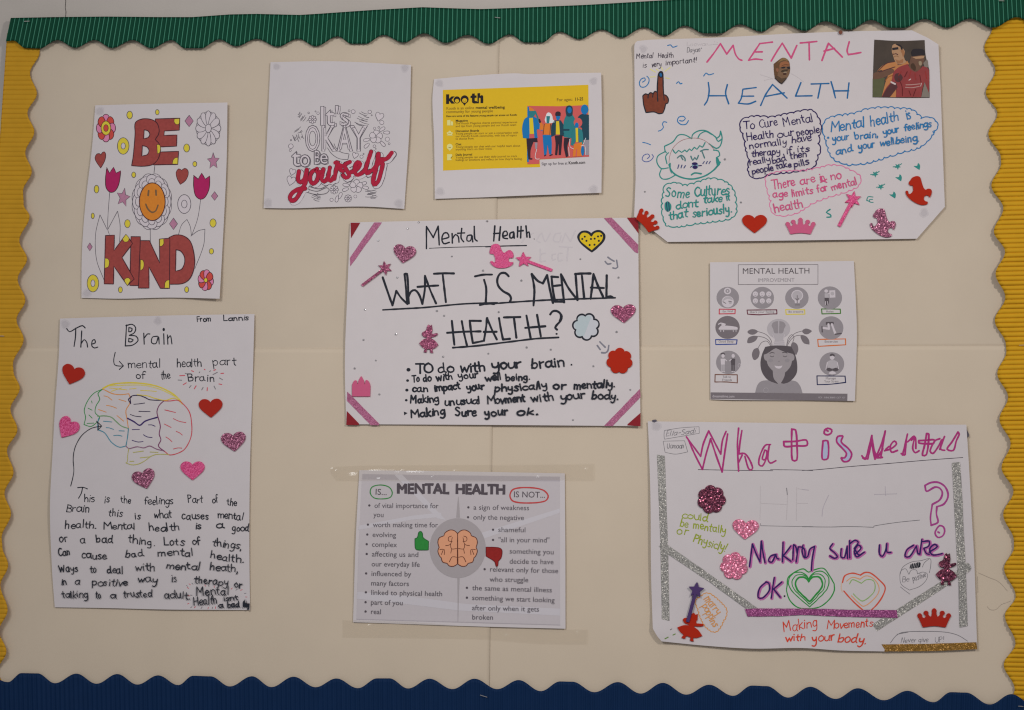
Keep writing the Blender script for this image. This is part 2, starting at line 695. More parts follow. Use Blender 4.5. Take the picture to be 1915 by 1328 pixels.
# ------------------------------------------------------------------ things stuck on a page: foam shapes, tapes, gems
def solid(name, page, outlines, thick, m, label, cat, group=None, lift=0.00025, bevel=0.0005, smooth=True, parent=None, sidemat=None, grid=9.0):
    """a flat shape of real thickness lying on a page; outline in photograph pixels"""
    v2, tri = triangulate(outlines, grid)
    sx = sum(p[0] for p in outlines[0]) / len(outlines[0])
    sy = sum(p[1] for p in outlines[0]) / len(outlines[0])
    top = [at(x, y, page.h(x, y) + lift + thick) for x, y in v2]
    orient(top, tri)
    V = list(top)
    F = list(tri)
    idx = [0] * len(F)
    for q in outlines:
        n = len(q)
        o = len(V)
        # rounded shoulder: the rim steps outwards and down, then the wall drops to the page
        ar = sum(q[i][0] * q[(i + 1) % n][1] - q[(i + 1) % n][0] * q[i][1] for i in range(n))
        sg = 1 if ar > 0 else -1
        if q is not outlines[0]:
            sg = -sg
        off = []
        for i in range(n):
            a, b = q[i - 1], q[(i + 1) % n]
            dx, dy = b[0] - a[0], b[1] - a[1]
            d = math.hypot(dx, dy) or 1
            off.append((q[i][0] + sg * dy / d * bevel / MM, q[i][1] - sg * dx / d * bevel / MM))
        r0 = [at(x, y, page.h(x, y) + lift + thick) for x, y in q]
        r1 = [at(x, y, page.h(x, y) + lift + thick - bevel * 0.9) for x, y in off]
        r2 = [at(x, y, page.h(x, y) + lift) for x, y in off]
        V += r0 + r1 + r2
        for ring in (0, 1):
            for i in range(n):
                j = (i + 1) % n
                f = [o + ring * n + i, o + ring * n + j, o + (ring + 1) * n + j, o + (ring + 1) * n + i]
                if sg > 0:
                    f.reverse()
                F.append(f)
                idx.append(1 if sidemat is not None else 0)
    org = at(sx, sy, page.h(sx, sy) + lift)
    o = link_mesh(name, V, F, [m] + ([sidemat] if sidemat is not None else []), idx, parent, origin=org)
    if cat:
        tag(o, label, cat, group)
    return o


def place(shape, x, y, sx, sy, rot):
    """unit shape (y down, size 2) -> photograph pixels"""
    P, C = parse(shape)
    ca, sa = math.cos(math.radians(rot)), math.sin(math.radians(rot))
    return outline([(x + px * sx * ca - py * sy * sa, y + px * sx * sa + py * sy * ca) for px, py in P], C, 1.6)


HEART = "0,1! -.45,.55 -.9,.0 -1,-.5 -.75,-.88 -.4,-.92 -.12,-.75 0,-.52! .12,-.75 .4,-.92 .75,-.88 1,-.5 .9,0 .45,.55"
CROWN = "-.68,1! -.8,.5 -.93,.02 -1,-.2 -.95,-.42 -.84,-.45 -.75,-.3 -.74,-.08 -.58,.05 -.5,-.2 -.62,-.45 -.58,-.68 -.45,-.72 -.36,-.58 -.38,-.36 -.2,-.1 -.12,-.45 -.12,-.82 0,-1 .12,-.82 .12,-.45 .2,-.1 .38,-.36 .36,-.58 .45,-.72 .58,-.68 .62,-.45 .5,-.2 .58,.05 .74,-.08 .75,-.3 .84,-.45 .95,-.42 1,-.2 .93,.02 .8,.5 .68,1! .3,.9 0,.86 -.3,.9"
HORSE = "-.36,-.98 -.15,-1 .05,-.9 .12,-.7 .15,-.45 .22,-.15 .42,-.05 .55,-.18 .75,-.2 .92,-.08 .98,.15 .95,.4 .82,.48! .7,.36 .55,.4 .5,.6! .62,.68 .8,.72 .78,.86 .55,.97 .2,1 -.2,.9 -.6,.68 -.85,.4 -1,.1 -.92,.05 -.82,.2 -.68,.28 -.5,.2! -.45,-.05 -.5,-.3 -.62,-.38 -.75,-.42 -.78,-.55 -.62,-.78 -.52,-.92"
ROCKER = "-0.51,-0.88 -0.19,-1.00 0.07,-0.95 0.18,-0.70! 0.26,-0.43 0.39,-0.15 0.55,-0.04 0.71,-0.11 0.92,-0.09 1.00,0.05 0.97,0.25 0.86,0.48! 0.76,0.35 0.55,0.33 0.39,0.48 0.39,0.66! 0.55,0.78 0.68,0.80 0.65,0.94 0.28,1.00 -0.14,0.89 -0.56,0.66 -0.87,0.39 -1.00,0.12 -0.96,0.03 -0.85,0.05 -0.82,0.21 -0.68,0.27! -0.51,0.16 -0.40,-0.02 -0.43,-0.25 -0.47,-0.40! -0.61,-0.36 -0.75,-0.47 -0.72,-0.61 -0.58,-0.76"
PRINCESS = "-.14,-1 0,-.9 .16,-1! .2,-.82 .26,-.62 .2,-.45 .3,-.32! .55,-.38 .82,-.42 .84,-.32 .5,-.18 .2,-.12 .18,-.02! .6,.12 1,.4! .7,.62 .38,.72! .42,.85 .5,.98! .26,.98 .22,.76! -.16,.76 -.2,.98! -.44,.98 -.34,.74! -.7,.6 -1,.38! -.6,.1 -.2,-.02! -.3,-.12 -.55,-.1 -.78,-.28 -.72,-.42 -.5,-.5 -.34,-.62 -.28,-.85"
CASTLE = "-1,1! -1,-.1 -.9,-.35 -.75,-.55 -.55,-.55 -.45,-.2 -.35,-.2 -.28,-.55 -.12,-.8 0,-1 .12,-.8 .28,-.55 .35,-.2 .45,-.2 .55,-.6 .75,-.55 .92,-.3 1,-.05 .98,1!"


def star_pts(x, y, r, n=5, inner=.42, rot=-90):
    q = []
    for i in range(2 * n):
        a = math.radians(rot) + math.pi * i / n
        rr = r * (inner if i % 2 else 1)
        q.append((x + rr * math.cos(a), y + rr * math.sin(a)))
    return q


def dense(q, step=3.0):
    out = []
    n = len(q)
    for i in range(n):
        out += catmull([q[i], q[(i + 1) % n]], False, step / 2)[:-1]
    return out


def flower_pts(x, y, r, n, rot=0.0, depth=.16):
    q = []
    m = n * 12
    for i in range(m):
        a = 2 * math.pi * i / m
        rr = r * (1 - depth + depth * abs(math.cos(n * a / 2)) ** .7 * 1.0)
        q.append((x + rr * math.cos(a + rot), y + rr * math.sin(a + rot)))
    return q


def wand_pts(x, y, r, x2, y2, w, rot=-90, n=5):
    """five-pointed star with a stick, one outline"""
    st = star_pts(x, y, r, n, .45, rot)
    d = math.atan2(y2 - y, x2 - x)
    # the stick leaves through the inner corner nearest to its direction
    best = min(range(len(st)), key=lambda i: abs(math.atan2(math.sin(math.atan2(st[i][1] - y, st[i][0] - x) - d), math.cos(math.atan2(st[i][1] - y, st[i][0] - x) - d))))
    nx, ny = -math.sin(d) * w / 2, math.cos(d) * w / 2
    bx, by = x + math.cos(d) * r * .5, y + math.sin(d) * r * .5
    stick = [(bx - nx, by - ny), (x2 - nx, y2 - ny), (x2 + nx, y2 + ny), (bx + nx, by + ny)]
    q = st[:best] + stick + st[best + 1:]
    return dense(q, 3.0)


def strip_quads(name, page, quad, thick, m, label, cat, group=None, lift=0.0002, rough=0.0, grid=9.0):
    """a piece of tape: corner points in photograph pixels, in order"""
    q = dense(quad, 6.0)
    if rough:
        q = [(x + random.uniform(-rough, rough), y + random.uniform(-rough, rough)) for x, y in q]
    return solid(name, page, [q], thick, m, label, cat, group, lift, bevel=0.00008, grid=grid)


# ------------------------------------------------------------------ the wall and the cream backing paper
WALL = mat('wall_paint', (153, 146, 140), 0.75, 0.2, 0.05, 18, 0.25, 260)
DARK = mat('crack_shadow_gap', (40, 34, 32), 0.9, 0.1)
CREAM = mat('cream_backing_paper', (164, 150.8, 135), 0.8, 0.15, 0.05, 14, 0.15, 900)
CREAM2 = mat('cream_backing_paper_lower', (166, 152.4, 136), 0.8, 0.15, 0.05, 11, 0.15, 900)
STAIN = mat('putty_grease', (96, 94, 106), 0.7, 0.2, var=0.0, alpha=0.06)
PAPER = mat('white_paper', (169, 161.5, 162.5), 0.7, 0.25, 0.025, 60, 0.10, 1400)
PAPER2 = mat('white_copier_paper', (166, 159, 160.5), 0.72, 0.25, 0.025, 60, 0.10, 1400)

wv = [Vector(p) for p in ((-2.2, 0.006, -1.8), (2.2, 0.006, -1.8), (2.2, 0.006, 1.6), (-2.2, 0.006, 1.6))]
wall = tag(link_mesh('wall', wv, [[0, 1, 2, 3]], [WALL]), kind='structure')


def flat_strip(name, pts, w, m, h, parent):
    V, F = [], []
    for (x, y), ww in zip(pts, w):
        V += [at(x - ww, y, h), at(x + ww, y, h)]
    for i in range(len(pts) - 1):
        F.append([2 * i, 2 * i + 1, 2 * i + 3, 2 * i + 2])
    orient(V, F)
    return link_mesh(name, V, F, [m], None, parent)


flat_strip('crack', [(122.5, -20), (123, 3), (122, 14), (123.4, 22), (122.6, 34)], [.5, .5, .4, .55, .4], DARK, -0.0056, wall)


def backing_sheet(x0, y0, x1, y1, lift, m, label, skew=(0, 0, 0, 0)):
    nx, ny = int((x1 - x0) / 9), int((y1 - y0) / 9)
    V, F = [], []
    for j in range(ny + 1):
        for i in range(nx + 1):
            u, v = i / nx, j / ny
            x = x0 + (x1 - x0) * u + (skew[0] * (1 - u) + skew[1] * u) * v
            y = y0 + (y1 - y0) * v + (skew[2] * (1 - v) + skew[3] * v) * u
            V.append(at(x, y, backing(x, y) + lift))
    w = nx + 1
    for j in range(ny):
        for i in range(nx):
            F.append([j * w + i, j * w + i + 1, (j + 1) * w + i + 1, (j + 1) * w + i])
    orient(V, F)
    rim = [i for i in range(w)] + [j * w + nx for j in range(1, ny + 1)] + [ny * w + i for i in range(nx - 1, -1, -1)] + [j * w for j in range(ny - 1, 0, -1)]
    o = len(V)
    V += [V[i] + Vector((0, 0.0005, 0)) for i in rim]
    n = len(rim)
    F += [[rim[k], rim[(k + 1) % n], o + (k + 1) % n, o + k] for k in range(n)]
    ob = link_mesh('backing_paper', V, F, [m], None, None, origin=at((x0 + x1) / 2, (y0 + y1) / 2, 0), smooth=True)
    tag(ob, label, 'backing paper', 'cream backing paper sheets')
    return ob


backing_sheet(926, 20, 1906, 656, 0.0, CREAM, 'cream backing paper sheet behind the blue and pink bubble poster at top right', (-12, 0, 0, -6))
backing_sheet(16, 46, 934, 660, 0.0011, CREAM, 'cream backing paper sheet behind the colouring pages at top left', (-22, -8, -22, 0))
low_right = backing_sheet(912, 648, 1915, 1300, 0.0007, CREAM2, 'cream backing paper sheet behind the glitter taped question poster at bottom right', (-2, 4, -2, 24))
backing_sheet(-10, 649, 922, 1296, 0.0018, CREAM2, 'cream backing paper sheet behind the handwritten brain poster at bottom left', (-10, -7, 4, 0))


# ------------------------------------------------------------------ scalloped corrugated border strips
def interp(pts, x):
    if x <= pts[0][0]:
        (a, b), (c, d) = pts[0], pts[1]
        return b + (d - b) * (x - a) / (c - a)
    for (a, b), (c, d) in zip(pts, pts[1:]):
        if x <= c:
            return b + (d - b) * (x - a) / (c - a)
    (a, b), (c, d) = pts[-2], pts[-1]
    return b + (d - b) * (x - a) / (c - a)


def scal(pts, x, e=0.8):
    """scallop edge: extremes joined by rounded half waves"""
    if x <= pts[0][0]:
        return pts[0][1]
    for (a, b), (c, d) in zip(pts, pts[1:]):
        if x <= c:
            t = (x - a) / (c - a)
            t = 0.5 - 0.5 * math.cos(math.pi * t)
            return b + (d - b) * t
    return pts[-1][1]


def border(name, horiz, s0, s1, outer, inner, slant, pitch, amp, profile, lift, raise_fn, m, edge, label, rows=12, worn_lit=None):
    """s runs along the strip; outer(s) and inner(s) are the straight and the scalloped edge in photograph pixels"""
    V, F, mi = [], [], []
    per = 10
    n = int((s1 - s0) / pitch * per)
    dist = 0.0
    for i in range(n + 1):
        s = s0 + (s1 - s0) * i / n
        ph = (i / per) % 1.0
        rib_i = int(i / per)
        a = amp * (0.85 + 0.3 * noise.noise(Vector((rib_i * 3.7, 1.3, 0.2))))
        if profile == 'ridge':
            hh = a * (abs(2 * ph - 1)) ** 3.0
        elif profile == 'round':
            hh = a * (math.sin(math.pi * ph) ** 0.45 if 0 < ph < 1 else 0)
        else:
            hh = a * (0.5 + 0.5 * math.cos(2 * math.pi * ph))
        sl = slant(s)
        # the rib leans: follow it from the outer edge to where it meets the scallops
        o_ = outer(s)
        e_ = inner(s + sl * (inner(s) - o_))
        e_ = inner(s + sl * (e_ - o_))
        for k in range(rows + 1):
            v = k / rows
            c = o_ + (e_ - o_) * v
            ss = s + sl * (c - o_)
            x, y = (ss, c) if horiz else (c, ss)
            H = lift + hh + raise_fn(ss, v) + 0.0005 * noise.noise(Vector((x / 45.0, y / 45.0, 5.5)))
            V.append(at(x, y, H))
        x, y = (ss, c) if horiz else (c, ss)
        V.append(at(x, y, H - 0.0011))
        V.append(at((s if horiz else o_), (o_ if horiz else s), lift - 0.001))
    w = rows + 3
    for i in range(n):
        for k in range(rows + 1):
            F.append([i * w + k, (i + 1) * w + k, (i + 1) * w + k + 1, i * w + k + 1])
            mi.append(1 if k == rows else (2 if worn_lit is not None and i % per in (0, per - 1) else 0))
        F.append([i * w, (i + 1) * w, (i + 1) * w + rows + 2, i * w + rows + 2])
        mi.append(0)
    # fix the winding of the face side
    c = [V[j] for j in F[0][:3]]
    if (c[1] - c[0]).cross(c[2] - c[0]).y > 0:
        F = [f[::-1] for f in F]
    mx = (s0 + s1) / 2
    org = at(mx, outer(mx), lift) if horiz else at(outer(mx), mx, lift)
    o = link_mesh(name, V, F, [m, edge] + ([worn_lit] if worn_lit is not None else []), mi, None, origin=org, smooth=True)
    return tag(o, label, 'border trim', 'corrugated scalloped border strips')


def seq(*blocks):
    out = []
    for (x0, y0, s, spec) in blocks:
        for tok in spec.split():
            a, b = tok.split(',')
            out.append((x0 + float(a) * s, y0 + float(b) * s))
    return out


B4 = 480 / 1915.0
g_in = seq((0, 0, B4, "42,310 100,303 190,358 290,362 430,300 560,357 705,300 835,358 990,300 1130,360 1280,300 1380,360 1500,360 1635,295 1760,345"),
           (480, 0, B4, "0,291 155,348 310,290 440,345 605,272 710,327 810,327 945,262 1095,318 1250,250 1410,320 1575,262 1730,327 1890,258"),
           (960, 0, B4, "90,318 210,318 345,238 490,292 660,222 805,280 975,205 1125,267 1280,193 1430,250 1540,250 1690,183 1850,237"),
           (1435, 0, B4, "100,165 280,230 430,160 610,222 775,150 920,208 1010,208 1175,143 1340,207 1510,140 1680,207 1860,130 2020,190 2180,120"))
g_out = [(0, 34.3), (20, 33.6), (100, 32), (200, 31), (300, 32), (360, 32), (430, 27), (480, 26), (560, 28), (600, 25.5), (700, 18.5), (790, 13.5), (860, 16), (900, 17), (960, 15), (1100, 9), (1250, 0), (1400, -8), (2000, -34)]
GREEN = mat('green_corrugated_card', (9, 52, 37), 0.6, 0.08, 0.12, 90, 0.12, 700)
GREEN_WORN_LIT = mat('green_card_worn_lit_ridge', (52, 106, 86), 0.55, 0.15, 0.2, 60)  # rubbed crests; the light they catch is painted into this paler green
GREEN_EDGE = mat('green_card_cut_edge', (92, 122, 104), 0.8, 0.1)
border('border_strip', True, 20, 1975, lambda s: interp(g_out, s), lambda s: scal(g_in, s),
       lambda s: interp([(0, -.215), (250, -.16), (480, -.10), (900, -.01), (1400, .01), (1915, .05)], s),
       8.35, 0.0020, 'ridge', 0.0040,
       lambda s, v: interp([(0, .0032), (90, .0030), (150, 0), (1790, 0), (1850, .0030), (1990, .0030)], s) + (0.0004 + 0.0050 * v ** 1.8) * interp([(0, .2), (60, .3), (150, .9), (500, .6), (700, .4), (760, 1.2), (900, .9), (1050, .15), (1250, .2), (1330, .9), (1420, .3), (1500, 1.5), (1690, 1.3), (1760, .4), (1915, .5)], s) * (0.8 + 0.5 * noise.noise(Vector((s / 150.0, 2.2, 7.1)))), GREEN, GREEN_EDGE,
       'dark green corrugated scalloped border strip along the top edge', worn_lit=GREEN_WORN_LIT)

YL = 110 / 348.0
yl_in = seq((0, 60, YL, "235,90 235,118 178,245 218,365 163,480 203,590 150,715 188,825 137,940 140,1020 175,1090 115,1235"),
            (0, 470, YL, "160,45 105,165 150,290 98,405 140,520 77,670 80,710 117,810 62,935 103,1055 42,1180"),
            (0, 880, YL, "80,10 27,135 65,255 10,400 14,450 48,560 3,680 45,825 -5,950 38,1070 -10,1180 30,1310"))
yl_in = [(y, x) for x, y in yl_in]
YELLOW = mat('yellow_corrugated_card', (162, 120, 30), 0.65, 0.08, 0.08, 60, 0.1, 600)
YELLOW_EDGE = mat('yellow_card_cut_edge', (130, 100, 60), 0.8, 0.1)
border('border_strip', False, 62, 1345, lambda s: 12 - 0.069 * (s - 80), lambda s: scal(yl_in, s),
       lambda s: 0.0, 8.9, 0.0016, 'round', 0.0024,
       lambda s, v: (0.0005 + 0.0068 * v ** 2) * (0.55 + 0.45 * interp([(60, -1.2), (90, -1.0), (150, .1), (260, 1.0), (600, 1), (800, 1.2), (1000, .6), (1130, 1.5), (1225, .8), (1262, -1.2), (1400, -1.2)], s)),
       YELLOW, YELLOW_EDGE, 'yellow corrugated scalloped border strip down the left edge, its ribs faint')

yr_in = seq((1805, 20, YL, "165,60 160,100 113,220 178,355 122,485 190,610 137,730 210,870 212,900 155,1035 225,1170"),
            (1805, 430, YL, "170,10 235,130 180,260 237,400 175,535 240,680 243,720 190,850 253,990 203,1120 268,1265"),
            (1805, 840, YL, "215,110 285,250 225,385 288,545 288,580 230,705 298,870 235,985 297,1150 228,1275 292,1420 240,1540"))
yr_in = [(y, x) for x, y in yr_in]
YELLOW2 = mat('golden_corrugated_card', (168, 126, 26), 0.65, 0.08, 0.07, 60, 0.1, 600)
border('border_strip', False, 24, 1345, lambda s: 1990.0, lambda s: scal(yr_in, s),
       lambda s: interp([(0, .03), (700, 0.02), (1300, -.02)], s) * -1, 8.75, 0.0032, 'round', 0.0020,
       lambda s, v: (0.0001 + 0.0042 * v ** 2) * interp([(30, 0), (200, 0.05), (380, .3), (440, 1.0), (520, 1.5), (590, .15), (640, 0), (760, .6), (900, 1.4), (1000, .6), (1110, 0.05), (1200, .6), (1260, .2), (1300, 0)], s),
       YELLOW2, YELLOW_EDGE, 'yellow corrugated scalloped border strip down the right edge, its ribs deep and dark')

b_in = seq((0, 1218, B4, "-120,165 60,230 160,163 280,165 410,238 570,167 720,242 875,170 1025,248 1180,180 1330,252 1440,183 1570,187 1715,262 1880,187"),
           (480, 1218, B4, "110,267 275,190 440,268 595,203 755,275 900,202 990,202 1130,277 1290,205 1460,282 1625,205 1795,282"),
           (960, 1218, B4, "40,215 205,297 350,225 440,227 605,305 780,230 950,315 1115,236 1290,323 1460,250 1640,332 1780,256 1890,260"),
           (1435, 1218, B4, "155,345 320,265 510,355 675,276 870,365 1045,295 1240,380 1370,305 1480,308 1660,397 1820,320 2000,410 2160,340"))
BLUE = mat('navy_corrugated_card', (10, 32, 62), 0.6, 0.10, 0.08, 60, 0.12, 700)
BLUE_EDGE = mat('navy_card_cut_edge', (18, 30, 52), 0.8, 0.1)
border('border_strip', True, -30, 1960, lambda s: 1362.0, lambda s: scal(b_in, s),
       lambda s: interp([(0, .03), (960, 0), (1915, -.03)], s), 8.6, 0.0018, 'wave', 0.0038,
       lambda s, v: interp([(-30, .003), (20, .003), (70, 0), (1800, 0), (1850, .003), (1990, .003)], s) + 0.0002 + 0.0022 * v ** 2 * (0.8 + 0.8 * noise.noise(Vector((s / 170.0, 9.2, 1.1)))), BLUE, BLUE_EDGE,
       'navy blue corrugated scalloped border strip along the bottom edge')

STEEL = mat('staple_steel', (170, 168, 165), 0.3, 0.6, 0.05)
STEEL.node_tree.nodes['Principled BSDF'].inputs['Metallic'].default_value = 0.7


def staple(x, y, rot, h, label, L=10.5):
    V, F = [], []
    ca, sa = math.cos(math.radians(rot)), math.sin(math.radians(rot))
    path = [(-L / 2, -0.0022), (-L / 2, 0.0002), (-L / 2 + .6, 0.0006), (L / 2 - .6, 0.0006), (L / 2, 0.0002), (L / 2, -0.0022)]
    r = 0.65
    for (u, dh) in path:
        for (dv, dd) in ((-r, 0), (0, r * MM), (r, 0), (0, -r * MM)):
            V.append(at(x + u * ca - dv * sa, y + u * sa + dv * ca, h + dh + dd))
    for i in range(len(path) - 1):
        for j in range(4):
            F.append([i * 4 + j, i * 4 + (j + 1) % 4, (i + 1) * 4 + (j + 1) % 4, (i + 1) * 4 + j])
    o = link_mesh('staple', V, F, [STEEL], None, None, origin=at(x, y, h))
    tag(o, label, 'staple', 'staples in the border strips')


staple(50, 39.8, -2, 0.0112, 'steel staple at the left end of the green border strip')
staple(930.5, 33, 8, 0.0072, 'thin steel staple in the middle of the green border strip')
staple(1873, 1.5, 3, 0.0112, 'steel staple at the right end of the green border strip')
staple(904.5, 1302, 17, 0.0072, 'steel staple in the middle of the navy border strip', 14)
staple(1909, 1321, 4, 0.0096, 'steel staple at the right end of the navy border strip', 10)
staple(1912, 645.5, -3, 0.0066, 'bright steel staple in the right yellow border strip', 13)
staple(4, 628.5, 2, 0.0060, 'steel staple in the left yellow border strip', 8)


def edge(*blocks):
    P, C = [], []
    for (x0, y0, s, spec) in blocks:
        p, c = parse(spec)
        P += [(x0 + x * s, y0 + y * s) for x, y in p]
        C += c
    return P, C


BLACK = ink('black_marker', (34, 36, 44), 0.25)
PENCIL = ink('pencil', (112, 108, 112), 0.15)
FAINT = ink('faint_pencil', (176, 168, 170), 0.03)
LINE = ink('printed_line', (80, 74, 82), 0.1)
INKWHITE = ink('bare_white', (189, 179, 183), 0.02)

# ================================================================== colouring page: BE KIND
F1 = (140, 180, 0.29354)
p1 = Page('kindness_poster', 'coloured-in page reading BE KIND with a smiling orange flower', 'poster',
          edge((*F1, "130,58! 500,48 972,40! 967,400 948,820 922,1290! 600,1283 300,1290 42,1285! 45,1000 66,700 110,320")), 2.0,
          [(420, 200, 60, 60, 3.0), (408, 550, 50, 60, 4.0), (178, 330, 30, 70, 1.2), (420, 370, 25, 120, 2.0), (160, 545, 40, 40, -0.6)], PAPER, 'posters pinned to the board',
          [(187, 208, 9), (163, 548, 9)])
RB = ink('brick_red_felt', (142, 62, 58), 0.22)
RBL = ink('dark_red_line', (66, 30, 38))
YE = ink('yellow_felt', (216, 180, 58), 0.12)
MAU = ink('mauve_felt', (164, 112, 136), 0.15)
MAG = ink('magenta_felt', (158, 28, 84), 0.12)
ORF = ink('orange_felt', (206, 118, 40), 0.18)
RED1 = ink('red_felt', (186, 68, 60), 0.15)
PKF = ink('pink_felt', (200, 118, 152), 0.12)
d = Draw(p1, F1)
d.s("510,438 504,490", 1.1, LINE)
d.build('stem_drawing')
d = Draw(p1, F1)
d.s("480,850 481,935", 1.1, LINE)
d.build('stem_drawing')
d = Draw(p1, F1, 0.00035)
d.f("513,145! 668,140! 665,216! 570,221! 567,250! 650,247! 648,318! 540,323! 536,356! 661,351! 655,434! 500,437!", RB, RBL, 1.6)
d.f("362,442! 372,380 384,240 386,168 430,145 485,148 522,170 537,215 530,250 513,275 535,300 545,345 530,400 495,435 430,446", RB, RBL, 1.6,
    ("441,214! 465,220 478,242 466,264 438,270!", "430,315! 458,322 473,345 462,372 426,381!"))
d.f("635,144! 666,142! 664,176 645,180 632,162", YE, RBL, .9)
d.f("522,308! 540,310 546,335 540,360 526,366!", YE, RBL, .9)
d.f("656,392! 655,432! 622,432! 625,408 640,392", YE, RBL, .9)
d.build('be_lettering')
d = Draw(p1, F1, 0.00035)
d.f("358,895! 417,895! 412,1206! 350,1206!", RB, RBL, 1.6)
d.f("195,888! 252,885! 249,985! 325,880! 368,938! 300,1028! 378,1165! 335,1206! 248,1082! 246,1196! 187,1195!", RB, RBL, 1.6)
d.f("600,900! 640,884 692,890 735,925 758,1000 762,1080 735,1158 690,1192 603,1198!", RB, RBL, 1.6, ("644,978! 672,985 697,1020 699,1062 680,1102 641,1115!",))
d.f("417,920! 475,920! 541,1064! 539,910! 605,905! 603,1224! 545,1224! 471,1085! 472,1222! 405,1222!", RB, RBL, 1.6)
d.f("192,1032! 212,1036 220,1060 212,1088 190,1095!", YE, RBL, .9)
d.f("325,880! 345,905 338,925 315,928 303,910!", YE, RBL, .9)
d.f("317,1166 340,1156 356,1172! 336,1206! 318,1182", YE, RBL, .9)
d.f("418,1040! 436,1048 440,1078 432,1102 417,1110!", YE, RBL, .9)
d.f("540,912! 565,908! 566,940 552,956 540,955!", YE, RBL, .9)
d.f("602,1172! 602,1222! 572,1222! 574,1190 585,1174", YE, RBL, .9)
d.build('kind_lettering')
d = Draw(p1, F1, -0.00002)
d.petals(490, 672, 12, 60, 128, 36, INKWHITE, LINE, 1.0, .26, 1.42)
d.petals(490, 672, 12, 60, 122, 34, INKWHITE, LINE, 1.0, 0, 1.42)
d.petals(490, 672, 12, 60, 104, 20, INKWHITE, LINE, .9, 0, 1.42)
d.c(493, 672, 82, 120, ORF, RBL, 1.6)
GREYP = ink('grey_felt', (110, 82, 56), 0.1)
d.s("470,602 467,632|516,600 518,630", 3.6, GREYP)
d.s("452,688 465,718 492,740 515,730 530,694", 2.8, GREYP)
d.build('sunny_flower_drawing')
d = Draw(p1, F1)
d.petals(198, 203, 8, 10, 61, 22, None, RBL, 1.2, -math.pi / 2, 1.45, [PKF, RED1])
d.c(198, 203, 31, 45, YE, RBL, 1.1)
d.c(198, 203, 15, 22, RED1, RBL, 1.0)
d.build('flower_drawing')
d = Draw(p1, F1)
d.petals(850, 205, 12, 20, 76, 15, INKWHITE, LINE, 1.0, .26, 1.4)
d.petals(850, 205, 12, 18, 80, 17, INKWHITE, LINE, 1.0, 0, 1.4)
d.c(850, 205, 19, 27, INKWHITE, LINE, 1.0)
d.build('flower_drawing', 'white uncoloured flower')
d = Draw(p1, F1)
d.petals(834, 1172, 8, 8, 50, 19, None, RBL, 1.2, 0.2, 1.35, [PKF, RED1])
d.c(834, 1172, 12, 15, YE, RBL, 1.0)
d.build('flower_drawing')
for (x, y, a, b) in ((349, 120, 18, 25), (525, 102, 12, 17), (712, 330, 19, 26), (764, 432, 13, 17), (375, 501, 13, 18), (138, 592, 15, 25), (114, 762, 10, 18),
                     (335, 812, 18, 26), (880, 808, 20, 27), (870, 988, 14, 18), (712, 1232, 13, 19), (290, 1233, 13, 19)):
    d = Draw(p1, F1)
    d.c(x, y, a, b, YE, LINE, 1.2)
    d.build('dot_drawing')
for (x, y, a, b, a2, b2, m1, m2) in ((308, 317, 37, 53, 14, 20, YE, PKF), (115, 1192, 37, 55, 13, 22, YE, INKWHITE), (697, 687, 42, 60, 18, 25, INKWHITE, INKWHITE)):
    d = Draw(p1, F1)
    d.c(x, y, a, b, m1, LINE, 1.2)
    d.c(x, y, a2, b2, INKWHITE if m2 is PKF else m2, LINE, 1.1)
    d.build('ring_drawing')
for sp in ("165,458! 138,420 128,392 140,368 158,366 166,374! 176,358 190,355 197,375 190,412", "672,562! 652,525 645,485 662,462 680,472! 700,459 720,472 722,500 704,538"):
    d = Draw(p1, F1)
    d.f(sp, RB, RBL, 1.2)
    d.build('heart_drawing')
for (x, y, a, b) in ((728, 158, 27, 37), (890, 636, 21, 28), (628, 813, 26, 37), (95, 960, 16, 26)):
    d = Draw(p1, F1)
    d.f(f"{x},{y - b}! {x + a},{y}! {x},{y + b}! {x - a},{y}!", MAU, LINE, 1.1)
    d.build('diamond_drawing')
for (x, y, r, ro) in ((882, 414, 50, -92), (308, 646, 56, -78)):
    d = Draw(p1, F1)
    q = [d.to((x + (a - x) * .8, y + (b - y) * 1.1)) for a, b in star_pts(x, y, r, 5, .45, ro)]
    d.poly([q], MAU, LINE, 1.2)
    d.build('star_drawing')
for fl, st, l1, l2 in (("203,455! 220,490! 247,452! 263,490! 293,475! 280,560 255,605 225,612 200,585 195,530", "222,612 211,760 210,850 220,882",
                        "206,850 160,755! 132,880 138,1040 185,1170", "212,845 272,732! 288,820 285,930"),
                       ("757,505! 785,528! 808,490! 831,528! 860,508! 855,590 828,645 800,657 770,635 757,580", "802,657 782,780 745,885",
                        "660,882 680,820 714,785! 735,830 742,885", "738,892 785,858 829,847! 820,950 764,1100")):
    d = Draw(p1, F1, -0.00003)
    d.s(st, 1.0, LINE)
    d.s(l1, 1.0, LINE)
    d.s(l2, 1.0, LINE)
    d.f(fl, MAG, RBL, 1.4)
    d.build('tulip_drawing')

# ================================================================== colouring page: IT'S OKAY TO BE YOURSELF
F2 = (480, 100, 0.2259)
p2 = Page('yourself_poster', "mostly blank page reading It's OKAY to be yourself, only yourself coloured red", 'poster',
          edge((*F2, "115,72! 640,65 1278,95! 1265,600 1222,1287! 900,1268 600,1272 300,1282 58,1280! 88,650")), 2.0,
          [(765, 120, 50, 50, 1.5), (760, 260, 28, 90, 2.4), (640, 390, 120, 16, 1.6), (505, 250, 30, 60, 1.0)], PAPER2, 'posters pinned to the board',
          [(517, 125, 7), (757, 128, 8), (501, 380, 9), (746, 381, 9)])


